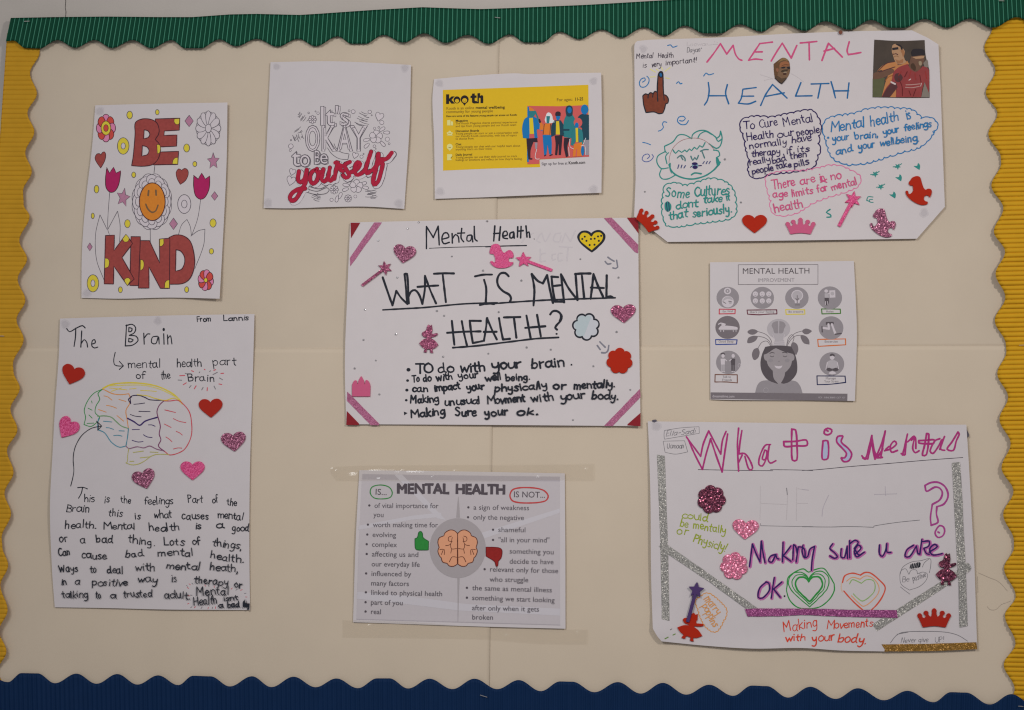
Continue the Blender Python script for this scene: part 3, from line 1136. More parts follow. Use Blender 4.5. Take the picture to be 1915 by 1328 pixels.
def outlined(d, text, x0, y0, x1, y1, h, w, m, fill, bold=1):
    """letters drawn as outlines: filled with paper, a line round each"""
    d.t(text, x0, y0, x1, y1, h, fill, bold)
    # outline: boundary edges of the letters just placed
    cnt = {}
    start = OUT_START[0]
    for f in d.Fc[start:]:
        for a, b in zip(f, f[1:] + f[:1]):
            k = (min(a, b), max(a, b))
            cnt[k] = cnt.get(k, 0) + 1
    nb = {}
    for (a, b), c in cnt.items():
        if c == 1:
            nb.setdefault(a, []).append(b)
            nb.setdefault(b, []).append(a)
    inv = {}
    seen = set()
    for a0 in nb:
        if a0 in seen:
            continue
        loop, cur, prev = [a0], a0, None
        seen.add(a0)
        while True:
            nx = [b for b in nb[cur] if b != prev and b not in seen]
            if not nx:
                break
            prev, cur = cur, nx[0]
            seen.add(cur)
            loop.append(cur)
        if len(loop) > 2:
            q = [back_px(d.V[i]) for i in loop]
            d.ribbon(q + q[:2], w, m)


OUT_START = [0]
RINV = ROT.transposed()


def back_px(p):
    v = RINV @ (p - CAM)
    return (PW / 2 + FPX * v.x / -v.z, PH / 2 - FPX * v.y / -v.z)


def out_text(d, *a):
    OUT_START[0] = len(d.Fc)
    outlined(d, *a)


CRIM = ink('crimson_felt', (158, 26, 52), 0.2)
d = Draw(p2, F2)
out_text(d, "It's", 530, 606, 784, 606, 158, 1.0, LINE, INKWHITE)
out_text(d, "It's", 516, 594, 768, 594, 152, 1.3, LINE, INKWHITE)
d.build('its_lettering')
d = Draw(p2, F2)
d.s("585,780 620,830 680,870 755,880! 765,832! 700,818 655,780 640,745", 1.0, LINE)
for ch, x0, x1 in (("O", 398, 528), ("K", 528, 655), ("A", 668, 790), ("Y", 776, 912)):
    out_text(d, ch, x0, 806, x1, 806, 205, 1.35, LINE, INKWHITE)
    xm = (x0 + x1) / 2
    out_text(d, ch, xm + (x0 - xm) * .70, 790, xm + (x1 - xm) * .70, 790, 172, 1.1, LINE, INKWHITE)
d.build('okay_lettering')
d = Draw(p2, F2)
for ch, x0, x1, y, h in (("t", 290, 362, 930, 140), ("o", 352, 446, 935, 140), ("B", 470, 530, 915, 110), ("e", 518, 592, 912, 118)):
    out_text(d, ch, x0 + 6, y + 5, x1 + 6, y + 5, h, .9, LINE, INKWHITE)
    out_text(d, ch, x0, y, x1, y, h, 1.6, LINE, INKWHITE)
d.build('to_be_lettering')
d = Draw(p2, F2, 0.0003)
SCRIPT = ("350,975 342,1045 362,1068 395,1040 415,965|415,965 402,1070 370,1130 325,1205 288,1220 275,1190 300,1150 350,1125 400,1118|"
          "500,955 455,985 442,1045 465,1078 500,1050 508,990 485,958 520,985 550,972|552,960 537,1040 558,1062 592,1022 606,945|606,945 592,1035 612,1055 640,1020|"
          "650,905 672,900 655,975 645,1040|668,925 700,925 690,960 715,975|772,898 728,925 755,985 768,1012 738,1030 715,1008|"
          "775,985 830,960 858,915 835,898 812,950 825,1005 870,990 905,950|948,812 922,890 902,962 912,992 940,975|"
          "1008,832 990,940 965,1050 972,1085 1005,1060 1030,980 1045,915|960,965 1000,920 1050,880|1020,878 1075,872 1118,822")
def offs(spec, dx, dy):
    return '|'.join(' '.join(f"{float(t.split(',')[0]) + dx},{float(t.split(',')[1]) + dy}" for t in one.split()) for one in spec.split('|'))
d.s(offs(SCRIPT, 14, 12), 11.6, LINE)
d.s(offs(SCRIPT, 14, 12), 10.2, INKWHITE)
d.s(SCRIPT, 9.6, INKWHITE)
d.s(SCRIPT, 8.4, RBL)
d.s(SCRIPT, 7.0, CRIM)
d.s("415,1120 500,1140 580,1110 600,1130 570,1160 480,1165 420,1150|430,1100 520,1120 590,1090", .9, LINE)
d.build('yourself_lettering')
d = Draw(p2, F2)
for (x, y, n, r) in ((462, 547, 8, 34), (642, 1128, 8, 36), (757, 1200, 8, 30)):
    d.petals(x, y, n, 9, r, 9, INKWHITE, LINE, .9)
    d.c(x, y, 8, 8, INKWHITE, LINE, .9)
    d.build('blossom_drawing')
    d = Draw(p2, F2)
for (x, y) in ((988, 690), (825, 1100)):
    d.petals(x, y, 5, 8, 55, 24, INKWHITE, LINE, .9, -1.5)
    d.c(x, y, 7, 7, INKWHITE, LINE, .8)
    d.build('blossom_drawing')
    d = Draw(p2, F2)
for (x, y, a) in ((1070, 655, 0.0), (1040, 745, .8), (915, 715, 2.9), (915, 760, 2.4), (1035, 630, -.6), (745, 1090, 3.3), (740, 1125, 2.8), (895, 1110, .2), (880, 1078, -.3), (690, 1180, -1.2), (665, 1200, 1.8)):
    d.petals(x - 20 * math.cos(a), y - 20 * math.sin(a), 1, 0, 52, 13, INKWHITE, LINE, .9, a)
    d.build('leaf_drawing')
    d = Draw(p2, F2)
d = Draw(p2, F2)
for (x, y, s) in ((1015, 525, 34), (295, 982, 26), (283, 1055, 36), (815, 845, 24)):
    d.poly([place(HEART, *d.to((x, y)), s * F2[2], s * 1.1 * F2[2], 15)], INKWHITE, LINE, .9)
    d.build('heart_drawing')
    d = Draw(p2, F2)
for (x, y, r) in ((799, 482, 17), (765, 474, 8), (936, 484, 15), (952, 512, 5), (1036, 572, 18), (976, 620, 10), (1011, 612, 8), (1082, 710, 18), (1097, 747, 8), (975, 768, 12),
                  (508, 495, 11), (487, 480, 5), (430, 492, 7), (283, 768, 20), (278, 803, 9), (284, 718, 6), (374, 692, 6), (868, 855, 14), (885, 832, 5), (986, 790, 4), (620, 1212, 14), (817, 1184, 13)):
    d.c(x, y, r, r, INKWHITE, LINE, .8)
    d.build('bubble_drawing')
    d = Draw(p2, F2)
d = Draw(p2, F2)
rr = random.Random(4)
for (cx, cy, L, a, n, sp) in ((880, 550, 60, .35, 9, 16), (380, 530, 34, -.9, 9, 13), (355, 640, 34, -.6, 5, 12), (340, 700, 40, 1.2, 7, 10), (500, 1190, 50, .3, 8, 9), (950, 1165, 56, -.1, 10, 9)):
    for i in range(n):
        o = (i - n / 2) * sp
        x, y = cx - math.sin(a) * o + rr.uniform(-24, 24), cy + math.cos(a) * o * .8 + rr.uniform(-5, 5)
        l = L * rr.uniform(.3, .8)
        d.s(f"{x - l * math.cos(a):.1f},{y - l * math.sin(a):.1f} {x:.1f},{y + 5:.1f} {x + l * math.cos(a):.1f},{y + l * math.sin(a):.1f}", rr.choice((.8, .9, 1.1)), LINE)
        d.build('dash_drawing')
        d = Draw(p2, F2)

# ================================================================== yellow flyer
F3 = (800, 130, 0.18826)
p3 = Page('wellbeing_flyer', 'white sheet with a yellow printed flyer and a group of illustrated young people', 'poster',
          edge((*F3, "62,95! 500,57 860,38 1000,46 1400,36 1722,32! 1731,600 1725,1225! 1300,1240 900,1255 500,1272 70,1285! 63,700 46,300")), 2.0,
          [(1120, 160, 40, 40, 2.2), (1126, 280, 25, 80, 2.6), (815, 250, 25, 60, 1.2), (960, 368, 160, 16, 1.8), (970, 140, 60, 16, 1.6)], PAPER, 'posters pinned to the board',
          [(822, 156, 8), (1110, 152, 8), (823, 358, 9), (1110, 355, 9)])
FY = ink('flyer_yellow', (204, 164, 32), 0.04)
d = Draw(p3, F3)
d.f("150,203! 900,178! 1595,152! 1602,866! 1110,896! 1116,970! 600,985! 152,1005!", FY)
d.build('yellow_panel')
IK = ink('flyer_black', (34, 28, 30), 0.1)
IKB = ink('flyer_brown_text', (112, 86, 34), 0.06)
d = Draw(p3, F3, 0.00022)
d.f("182,247! 212,246! 212,290! 236,268! 268,266! 236,302! 270,338! 236,340! 212,312! 212,342! 182,343!", IK)
for (x, y, r) in ((290, 302, 34), (366, 298, 40)):
    d.c(x, y, r, r * 1.05, IK)
    d.c(x, y + 10, r * .62, r * .58, FY)
d.f("345,330! 385,330! 364,360!", IK)
d.c(366, 312, 22, 20, FY)
d.s("278,302 284,306|296,302 302,305|352,304 358,306|372,304 378,306|356,320 366,323 376,319", .8, IK)
d.f("425,262! 440,258! 440,240! 466,238! 466,258! 484,258! 484,280! 466,281! 466,308 472,314 486,312! 486,332 470,337 448,334 440,322 440,282! 424,283!", IK)
d.f("494,236! 520,235! 520,262 536,254 548,262 550,280 550,333! 524,334! 524,286 518,280 508,284 508,335! 482,336! 482,320! 494,320!", IK)
d.build('flyer_logo')
d = Draw(p3, F3, 0.00022)
SM = 26
for (tx, x0, y0, x1, y1, h, b) in (("Kooth is an online", 184, 400, 462, 393, 27, 0), ("mental wellbeing", 475, 392, 765, 387, 27, 1), ("community for young people", 182, 434, 648, 424, 27, 0),
        ("Here are some of the features young people can access on Kooth:", 182, 473, 888, 459, 19, 1), ("Magazine", 276, 520, 398, 517, 21, 1),
        ("The Kooth Magazine shares personal experiences", 276, 546, 888, 532, 20, 0), ("and tips from young people and our Kooth team", 276, 573, 880, 559, 20, 0),
        ("Discussion Boards", 276, 622, 510, 617, 21, 1), ("Young people can start or join a conversation with", 276, 647, 899, 636, 20, 0), ("our friendly Kooth community, with lots of topics", 276, 673, 884, 662, 20, 0),
        ("to choose from.", 276, 698, 462, 694, 20, 0), ("Chat", 276, 754, 334, 752, 21, 1), ("Young people can chat with our helpful team about", 276, 779, 918, 766, 20, 0),
        ("anything that's on their mind.", 276, 804, 640, 796, 20, 0), ("Daily Journal", 276, 858, 442, 853, 21, 1), ("Young people can use their daily journal to track", 276, 884, 888, 869, 20, 0),
        ("feelings or emotions and reflect on how they're feeling.", 276, 909, 940, 896, 20, 0), ("For ages:", 1280, 316, 1440, 311, 30, 0)):
    if tx in ('Here are some of the features young people can access on Kooth:', 'Magazine', 'Discussion Boards', 'Chat', 'Daily Journal', 'For ages:'):
        d.build('flyer_text')
        d = Draw(p3, F3, 0.00022)
    d.t(tx, x0, y0, x1, y1, h, IK if b else IKB, b)
d.t("11-25", 1458, 310, 1545, 306, 30, IK, 1)
d.build('flyer_text')
d = Draw(p3, F3, 0.00022)
d.t("Sign up for free at", 1130, 951, 1388, 943, 27, LINE, 0)
d.t("Kooth.com", 1398, 942, 1565, 936, 29, IK, 1)
d.build('web_address')
PALE = ink('flyer_pale_icon', (214, 196, 128), 0.04)
for (x, y, k) in ((218, 530, 0), (218, 636, 1), (218, 770, 2), (218, 872, 3)):
    d = Draw(p3, F3, 0.00022)
    if k == 0:
        d.f("192,505! 225,500! 226,556! 192,556!", PALE)
        d.f("230,515! 250,518! 250,556! 230,556!", PALE)
    elif k == 1:
        d.c(218, 622, 14, 14, PALE)
        d.c(198, 632, 10, 10, PALE)
        d.c(238, 632, 10, 10, PALE)
        d.f("190,656! 200,642 236,642 248,656!", PALE)
    elif k == 2:
        d.c(218, 768, 30, 30, PALE)
        d.f("200,790! 236,790! 218,808!", PALE)
        d.s("206,772 218,776 230,772", .9, IKB)
    else:
        d.f("192,842! 240,842! 242,860! 226,882! 240,900! 192,902!", PALE)
        d.s("226,882 244,862", .9, IKB)
    d.build('flyer_icon')
COR = ink('print_coral', (188, 84, 82), 0.03)
PB = ink('print_blue', (24, 104, 160), 0.05)
PTE = ink('print_teal', (42, 112, 118), 0.05)
PDK = ink('print_dark', (48, 36, 46), 0.06)
PNV = ink('print_navy', (30, 62, 76), 0.05)
PYE = ink('print_yellow', (214, 176, 40), 0.04)
POR = ink('print_orange', (206, 112, 42), 0.05)
PGR = ink('print_grey', (140, 132, 142), 0.05)
PWH = ink('print_white', (206, 200, 206), 0.02)
d = Draw(p3, F3, 0.0003)
d.f("1018,362! 1300,366! 1590,354! 1602,866! 1110,892! 1108,938! 990,942! 990,362!", COR)
d.f("990,370! 1014,370! 1004,920! 986,920!", PB)
d.build('illustration_panel')
d = Draw(p3, F3, 0.0005)
d.f("1000,470 962,490 938,580 946,680! 1000,686! 1010,640! 1056,640! 1060,692! 1092,680! 1086,595 1140,612! 1142,572 1106,535 1082,482 1048,470", PB)
d.f("1008,482! 1044,480! 1056,640! 1012,640!", PYE)
d.f("1012,405 1040,392 1062,402 1068,440 1044,476 1014,468", PTE)
d.f("1006,372 1050,395 1064,410! 1012,412!", POR)
d.s("1068,418 1108,520", 3.0, PTE)
d.s("1108,500 1116,524", 3.4, PDK)
d.f("980,686! 1086,680! 1092,722! 1050,720! 1022,800 1020,895! 1000,892! 985,760!", PDK)
d.f("1062,726! 1090,726! 1086,790! 1068,790!", PGR)
d.s("1082,792 1066,870 1080,890 1110,888", 1.0, PWH)
d.c(1024, 888, 18, 8, PDK)
d.build('illustrated_person', 'illustrated person in a blue jacket with a prosthetic leg')
d = Draw(p3, F3, 0.0005)
d.f("1166,480 1160,510 1185,432 1215,430 1238,465 1245,500 1275,512 1232,532 1168,526", PWH)
d.f("1178,462! 1215,464! 1208,518 1206,540! 1180,536!", PTE)
d.f("1150,540! 1226,534! 1221,650! 1140,646!", POR)
d.s("1158,540 1146,645|1220,540 1212,648", 1.2, PDK)
d.f("1120,520 1140,540! 1150,600! 1110,600!", POR)
d.f("1140,650! 1226,652! 1232,740 1228,846! 1206,842! 1190,745! 1178,850! 1156,850! 1148,750", PB)
d.s("1160,858 1172,850|1212,856 1236,846", 2.2, PDK)
d.build('illustrated_person', 'illustrated person with white hair and an orange top')
d = Draw(p3, F3, 0.0005)
d.f("1258,505! 1322,505! 1352,560 1358,660! 1310,662! 1300,520! 1276,520! 1270,650! 1225,672! 1226,560", PNV)
d.f("1274,515! 1304,512! 1313,645! 1272,645!", PYE)
d.f("1272,450! 1316,450! 1312,490 1294,505 1278,496", PB)
d.f("1266,446 1272,424 1296,416 1320,430 1318,462! 1270,462!", PDK)
d.f("1260,656! 1338,652! 1330,760 1322,850! 1300,850! 1300,722! 1286,852! 1264,850! 1270,740", PDK)
d.s("1352,600 1400,600", 3.6, PNV)
d.build('illustrated_person', 'illustrated person with dark hair and a yellow shirt')
d = Draw(p3, F3, 0.0005)
d.f("1376,450! 1440,450! 1472,520 1452,640 1424,682! 1350,672! 1350,520", PTE)
d.f("1368,410 1378,368 1408,356 1436,372 1440,430 1430,462 1384,466", PNV)
d.c(1408, 404, 22, 32, PB)
d.f("1355,680! 1416,680! 1388,760 1397,862! 1372,872! 1350,760", PDK)
d.build('illustrated_person', 'illustrated person in a hood and long teal coat')
d = Draw(p3, F3, 0.00045)
d.f("1490,478 1530,442 1600,450! 1602,700! 1542,702! 1530,580! 1490,565!", PNV)
d.c(1558, 398, 38, 50, PB)
d.f("1550,700! 1602,700! 1600,850! 1562,852!", PGR)
d.build('illustrated_person', 'tall illustrated person at the edge of the picture')
d = Draw(p3, F3, 0.0007)
d.c(1492, 528, 43, 48, COR)
d.c(1480, 556, 20, 30, PB)
d.f("1440,602 1470,580! 1472,704! 1450,756! 1420,752!", PTE)
d.f("1492,580! 1532,602 1548,742! 1500,742!", PTE)
d.f("1468,580! 1492,580! 1494,722! 1472,724!", PYE)
d.f("1450,742! 1530,722! 1536,860! 1440,866!", POR)
d.f("1475,790! 1484,790! 1480,862! 1466,862!", COR)
d.c(1538, 808, 17, 50, PB)
d.s("1410,690 1414,770 1450,790|1400,770 1405,860|1536,760 1570,680|1520,760 1560,760 1565,850", 1.0, PWH)
d.build('illustrated_person', 'illustrated person seated in a wheelchair')

# ================================================================== big MENTAL HEALTH poster with speech bubbles
A4 = (1170, 50, 310 / 1915)
B4F = (1470, 50, 310 / 1915)
C4 = (1170, 230, 310 / 1790)
D4 = (1470, 230, 310 / 1790)
p4 = Page('bubble_poster', 'hand-lettered poster in pink and blue capitals with coloured speech bubbles and cut corners', 'poster',
          edge((*A4, "100,260 106,195 135,165! 300,150 1000,128 1900,80!"), (*B4F, "800,52 1455,42! 1640,130! 1760,205! 1785,700!"),
               (*D4, "1692,300 1715,905! 1412,1250! 600,1262!"), (*C4, "1100,1278 452,1285! 140,1040! 92,1010! 108,600!")), 2.2,
          [(1186, 80, 22, 26, 2.0), (1200, 330, 22, 80, 1.4), (1730, 70, 40, 30, 3.0), (1766, 300, 25, 70, 2.0), (1200, 412, 24, 24, 3.0), (1480, 452, 200, 16, 1.6)], PAPER,
          'posters pinned to the board', [(1203, 92, 8), (1728, 398, 9)])
PINK = ink('pink_felt_pen', (186, 74, 116), 0.12)
PINK2 = ink('pale_pink_felt_pen', (206, 108, 146), 0.12)
BLU = ink('blue_felt_pen', (36, 92, 140), 0.15)
BLU2 = ink('bright_blue_felt_pen', (40, 106, 156), 0.15)
GRN = ink('teal_felt_pen', (46, 124, 118), 0.15)
PUR = ink('dark_purple_felt_pen', (42, 30, 78), 0.15)
d = Draw(p4, A4)
d.s("940,408 1020,305 1095,196! 1168,316! 1242,216! 1270,320 1310,375 1342,388", 3.02, PINK)
d.s("1695,178 1550,195! 1490,285 1420,388! 1500,374 1578,382|1500,292 1578,290", 3.02, PINK)
d.s("1682,396 1745,290 1810,190! 1913,362! 1978,216", 3.14, PINK)
d.F = B4F
d.s("165,188 260,180 355,170|266,180 270,382|415,390 440,320 490,192! 560,260 650,350|440,282 560,250|730,175 705,280 720,322! 790,312 864,298", 3.14, PINK)
d.build('mental_lettering')
d = Draw(p4, A4)
d.s("955,645 965,740 945,850 910,905|1175,670 1155,770 1190,890|955,798 1165,798|1508,703 1355,722! 1335,830 1302,884! 1420,892 1502,862|1338,803 1480,802|1560,910 1620,780 1697,668! 1780,745 1865,825|1622,804 1832,764", 2.80, BLU)
d.F = B4F
d.s("172,645 110,802! 300,798|290,662 495,656|402,658 368,825|520,635 545,720 570,822|727,650 708,825|555,742 722,740", 2.80, BLU)
d.build('health_lettering')
DKS = ink('fine_dark_pen', (58, 50, 62), 0.2)
d = Draw(p4, A4)
d.words([("Mental", 125, 368, 318, 362), ("Health", 376, 362, 552, 358)], 62, 1.24, DKS, .12)
d.words([("is", 196, 472, 245, 466), ("very", 303, 464, 408, 452), ("important!", 460, 446, 825, 408)], 60, 1.24, DKS, .12)
d.build('note_lettering')
d = Draw(p4, A4)
d.words([("Laowan", 705, 222, 960, 218)], 46, 0.86, FAINT, .1)
d.s("960,212 1000,208|1005,205 1065,202|1025,165 1028,180|1058,175 1058,185", 0.90, FAINT)
d.words([("Dayan*", 706, 296, 880, 288)], 56, 0.97, PENCIL, .15)
d.build('name_lettering')
d = Draw(p4, (1410, 90, 110 / 1182))
d.s("120,530 260,575 390,620|200,655 300,625 390,620|740,510 860,575 1000,680", 1.0, FAINT)
d.build('shoulder_line')
d = Draw(p4, A4)
for sp in ("485,218 520,210 545,238 595,222", "902,570 930,535 960,556 1016,542", "588,655 612,635 630,660 650,655", "245,572 270,600 265,650 225,695 175,695 158,650 180,605 220,592 225,620 195,640",
           "725,1085 700,1125 640,1130 598,1090 615,1045 665,1035 690,1060 660,1090 625,1085", "475,1105 440,1098 425,1130 438,1160 410,1195 378,1206"):
    d.s(sp, 2.0, BLU2)
    d.build('squiggle_drawing')
    d = Draw(p4, A4)
d = Draw(p4, C4)
d.s("185,210 225,218 270,236", 1.68, BLU2)
d.build('squiggle_drawing')
d = Draw(p4, C4)
d.s("285,340 300,365 270,405 215,420 178,395 195,350 240,335 260,360 235,385", 1.57, ink('violet_blue_pen', (66, 84, 140)))
d.build('squiggle_drawing')
d = Draw(p4, A4)
YR = ink('pale_yellow_felt', (206, 194, 122), 0.05)
d.s("285,492 345,525|415,470 428,500|455,515 515,470|280,582 345,578|460,590 505,600|355,490 380,508", 1.68, YR)
HB = ink('brown_felt', (112, 56, 40), 0.3)
d.f("372,600 380,545 400,518 426,525 432,580 434,700 440,785! 470,795 494,835 488,882 462,892! 450,950 430,998! 385,1006 330,985 235,992! 208,900 198,800! 228,776 262,786! 285,762 318,772! 340,745 366,762! 366,680", HB, BLACK, 2.2, (), 10)
d.s("372,600 366,760 372,860|262,786 258,825|318,772 312,815|440,785 445,850", 2.02, BLACK)
d.f("386,562 390,536 408,530 424,545 424,575 405,585", BLU, BLACK, 1.8)
d.build('pointing_hand_drawing')
d = Draw(p4, C4)
d.s("710,168 640,130 570,132 510,205 420,252! 425,300 440,322|425,310 348,358 338,425 385,492 460,485|385,500 366,560 392,602 450,606 500,585 540,560|462,322 432,360 446,440", 2.24, GRN)
d.s("715,168 722,128 780,88 860,82 930,120 985,165! 1015,140 1025,90! 1042,165 1020,250 980,275 900,225|780,165 802,122 865,92 930,125|950,293 1000,302 1016,350 985,372|968,145 1000,200 1040,170", 2.24, GRN)
d.s("470,450 490,510 545,562 640,598 740,604 860,570 950,510 1002,452|1002,455 1018,425", 2.91, GRN)
d.s("468,430 478,350 520,260 600,192 700,165 800,170 880,208 955,285", 0.90, ink('brown_fineliner', (146, 100, 100)))
d.s("510,290 540,328 572,296 605,318 640,292 660,312 690,280 712,300 742,262 770,285 800,245 828,262 858,212", 2.24, GRN)
d.s("558,378 600,348 640,382 642,408|598,362 618,396|808,305 850,288 892,288|822,300 852,378|705,360 725,405 748,372 765,398 786,352", 2.46, ink('grey_green_pen', (70, 110, 112)))
d.c(750, 462, 36, 38, ink('pale_teal_felt', (112, 140, 152)))
d.c(746, 440, 32, 16, PUR)
d.c(750, 478, 28, 20, PUR)
d.s("712,470 700,478|790,462 818,460", 1.79, PUR)
d.s("575,452 563,490|608,455 598,485|646,460 630,485|850,416 834,440|882,415 870,440|914,415 900,440", 1.79, ink('slate_pen', (64, 72, 112)))
d.s("710,560 745,540 815,548", 2.91, GRN)
d.f("468,440 485,430 488,500 500,550 480,520", GRN)
d.f("975,370 1000,380 1018,450 990,470", GRN)
d.build('worried_face_drawing')
d = Draw(p4, C4)
d.cloud("420,680 540,650 640,680 780,645 900,605 1075,640 1165,740 1185,880 1185,990 1100,1035 900,1065 700,1090 560,1118 445,1100 405,1000 400,850 415,740", 34, 2.6, 2.0, GRN)
d.words([("Some", 430, 802, 692, 800), ("Cultures", 742, 790, 1122, 768)], 104, 2.48, GRN, .12)
d.words([("dont", 545, 930, 782, 905), ("take", 840, 865, 1046, 845), ("it", 1092, 838, 1126, 830)], 84, 2.48, GRN, .12)
d.words([("that", 466, 1045, 672, 1012), ("seriously.", 724, 1018, 1150, 962)], 92, 2.48, GRN, .12)
d.f("425,865 455,845 490,880 488,935 455,960 425,930", GRN)
d.s("440,860 450,950|465,855 472,945", 1.68, PUR)
d.build('green_speech_bubble')
d = Draw(p4, PX)
d.cloud("1386,226 1412,218 1440,220 1480,212 1518,207 1530,222 1535,245 1528,262 1534,280 1526,295 1524,310 1500,318 1470,322 1440,325 1412,334 1400,320 1402,300 1396,280 1392,255 1385,240", 38, 2.4, 2.1, PUR)
d.words([("To", 1392, 242, 1413, 240), ("Cure", 1420, 239, 1456, 234), ("Mental", 1466, 236, 1521, 227)], 15.5, 1.75, PUR)
d.words([("Health", 1397, 263, 1448, 256), ("our", 1454, 258, 1487, 253), ("people", 1491, 255, 1533, 248)], 13.5, 1.75, PUR)
d.words([("normally", 1402, 278, 1472, 270), ("have", 1481, 267, 1519, 262)], 12.5, 1.7, PUR)
d.words([("therapy", 1406, 293, 1459, 288), ("if", 1471, 288, 1482, 286), ("its", 1491, 285, 1515, 282)], 12.5, 1.7, PUR)
d.words([("really", 1402, 309, 1441, 303), ("bad", 1445, 306, 1471, 300), ("then", 1478, 297, 1509, 293)], 12, 1.7, PUR)
d.words([("people", 1407, 326, 1447, 318), ("take", 1451, 316, 1481, 312), ("pills", 1485, 313, 1514, 307)], 12, 1.7, PUR)
d.build('purple_speech_bubble')
d = Draw(p4, PX)
pts = [(1470 + x * .16188, 50 + y * .16188) for x, y in ((424, 1180), (445, 1110), (500, 1055), (620, 1035), (800, 1005), (950, 955), (1150, 938), (1300, 950), (1440, 960), (1510, 1010), (1560, 1060), (1660, 1050), (1740, 1110), (1745, 1170), (1670, 1230))]
pts += [(1470 + x * .17318, 230 + y * .17318) for x, y in ((1600, 90), (1520, 200), (1430, 262), (1250, 310), (1080, 365), (850, 430), (640, 442), (545, 400), (485, 345), (445, 220), (405, 100))]
d.cloud(' '.join(f"{x:.1f},{y:.1f}" for x, y in pts), 44, 2.8, 1.9, BLU2)
d.F = B4F
d.words([("Mental", 520, 1210, 912, 1160), ("health", 975, 1150, 1306, 1080), ("is", 1398, 1075, 1446, 1062)], 116, 2.38, BLU2, .08)
d.F = D4
d.words([("your", 500, 205, 682, 172), ("brain,", 745, 182, 1000, 148), ("your", 1052, 128, 1226, 92), ("feelings", 1280, 82, 1572, 42)], 74, 2.27, BLU2, .08)
d.words([("and", 540, 348, 722, 300), ("your", 782, 290, 962, 252), ("wellbeing.", 1015, 252, 1442, 192)], 76, 2.27, BLU2, .08)
d.c(455, 158, 12, 12, BLU2)
d.build('blue_speech_bubble')
d = Draw(p4, PX)
pts = [(1470 + x * .17318, 230 + y * .17318) for x, y in ((-205, 575), (-215, 660), (-185, 760), (-160, 850), (-158, 940), (-110, 992), (60, 985), (170, 938), (290, 858), (440, 800), (600, 752), (740, 700), (812, 630), (782, 565), (690, 512), (600, 470), (480, 462), (360, 488), (200, 520), (0, 525), (-140, 545))]
d.cloud(' '.join(f"{x:.1f},{y:.1f}" for x, y in pts), 36, 2.6, 1.6, PINK2)
d.words([("There", 1444, 354, 1488, 347), ("are", 1497, 346, 1526, 341), ("in", 1535, 341, 1545, 338), ("no", 1554, 337, 1575, 333)], 17, 2.16, PINK)
d.s("1534,336 1546,341|1535,341 1546,335", 2.24, PINK)
d.words([("age", 1446, 370, 1474, 367), ("limits", 1481, 368, 1521, 361), ("for", 1529, 360, 1549, 356), ("mental", 1556, 356, 1604, 344)], 13.5, 2.16, PINK)
d.words([("health", 1449, 397, 1502, 387)], 16, 2.16, PINK)
d.build('pink_speech_bubble')
for (x, y, k) in ((1205, 470, 's'), (962, 553, 's'), (1022, 690, 's'), (1418, 470, 'h'), (1220, 592, 'h'), (1155, 778, 'h'), (905, 828, 'e'), (465, 980, '5')):
    d = Draw(p4, D4)
    if k == 's':
        q = [d.to(p) for p in star_pts(x, y, 34, 5, .4, -60)]
        d.poly([q], GRN, GRN, 1.0)
        d.s(f"{x - 48},{y + 4} {x},{y}|{x + 20},{y - 14} {x + 44},{y - 30}", 1.6, GRN)
    elif k == 'h':
        d.f(f"{x - 38},{y - 4}! {x},{y - 6} {x + 8},{y - 36} {x + 28},{y - 8} {x + 22},{y + 36}!", GRN, GRN, 1.0)
    elif k == 'e':
        d.s(f"{x + 34},{y - 28} {x - 20},{y - 30} {x - 34},{y + 10}|{x + 30},{y - 2} {x - 4},{y} {x},{y + 26} {x + 36},{y + 30}|{x - 30},{y + 10} {x},{y + 20}", 1.8, GRN)
    else:
        d.s(f"{x + 10},{y - 46} {x - 30},{y - 14} {x + 12},{y + 10} {x + 20},{y + 34} {x - 24},{y + 38}", 2.6, GRN)
    d.build('doodle_drawing')

# ================================================================== centre poster: WHAT IS MENTAL HEALTH?
A5 = (640, 400, 290 / 1915)
B5 = (910, 400, 300 / 1915)
C5 = (640, 590, 290 / 1751)
D5 = (910, 590, 300 / 1811)
p5 = Page('question_poster', 'large white poster asking WHAT IS MENTAL HEALTH? in black marker with striped corners', 'poster',
          edge((655, 416, 1, "0,0! 140,-3 265,-5.4 400,-7 538.5,-9! 540,190 543,381! 300,379 130,378 -7.5,377.5! -10,260 -5,120")), 2.0,
          [(648, 600, 30, 170, 2.4), (1196, 600, 22, 170, 2.4), (920, 797, 240, 20, 2.0), (1198, 797, 40, 40, 1.0)], PAPER, 'posters pinned to the board')
d = Draw(p5, A5)
d.s("1040,430 1040,156! 1125,292! 1185,152! 1198,384|1240,312 1318,285 1296,236 1255,240 1230,310 1255,368 1322,352|1357,245 1360,360|1360,310 1398,256 1432,280 1442,350|1476,180 1468,300 1500,345|1425,240 1512,235|1592,262 1548,270 1542,332 1585,332 1602,262 1612,345|1630,155 1638,310 1666,335", 2.88, BLACK)
d.s("1075,425 1400,412 1830,402", 1.44, BLACK)
d.F = B5
d.s("98,145 85,324|165,155 150,315|85,236 162,230|195,268 248,250 235,206 200,220 198,285 250,296|320,216 280,232 280,286 312,282 325,216 330,290|372,155 368,276|412,150 406,286|384,206 436,200|470,145 482,276|478,236 505,214 516,280", 3.12, BLACK)
d.s("-10,393 200,384 475,378", 2.16, BLACK)
d.c(568, 300, 6, 6, BLACK)
d.build('heading_lettering')
d = Draw(p5, A5)
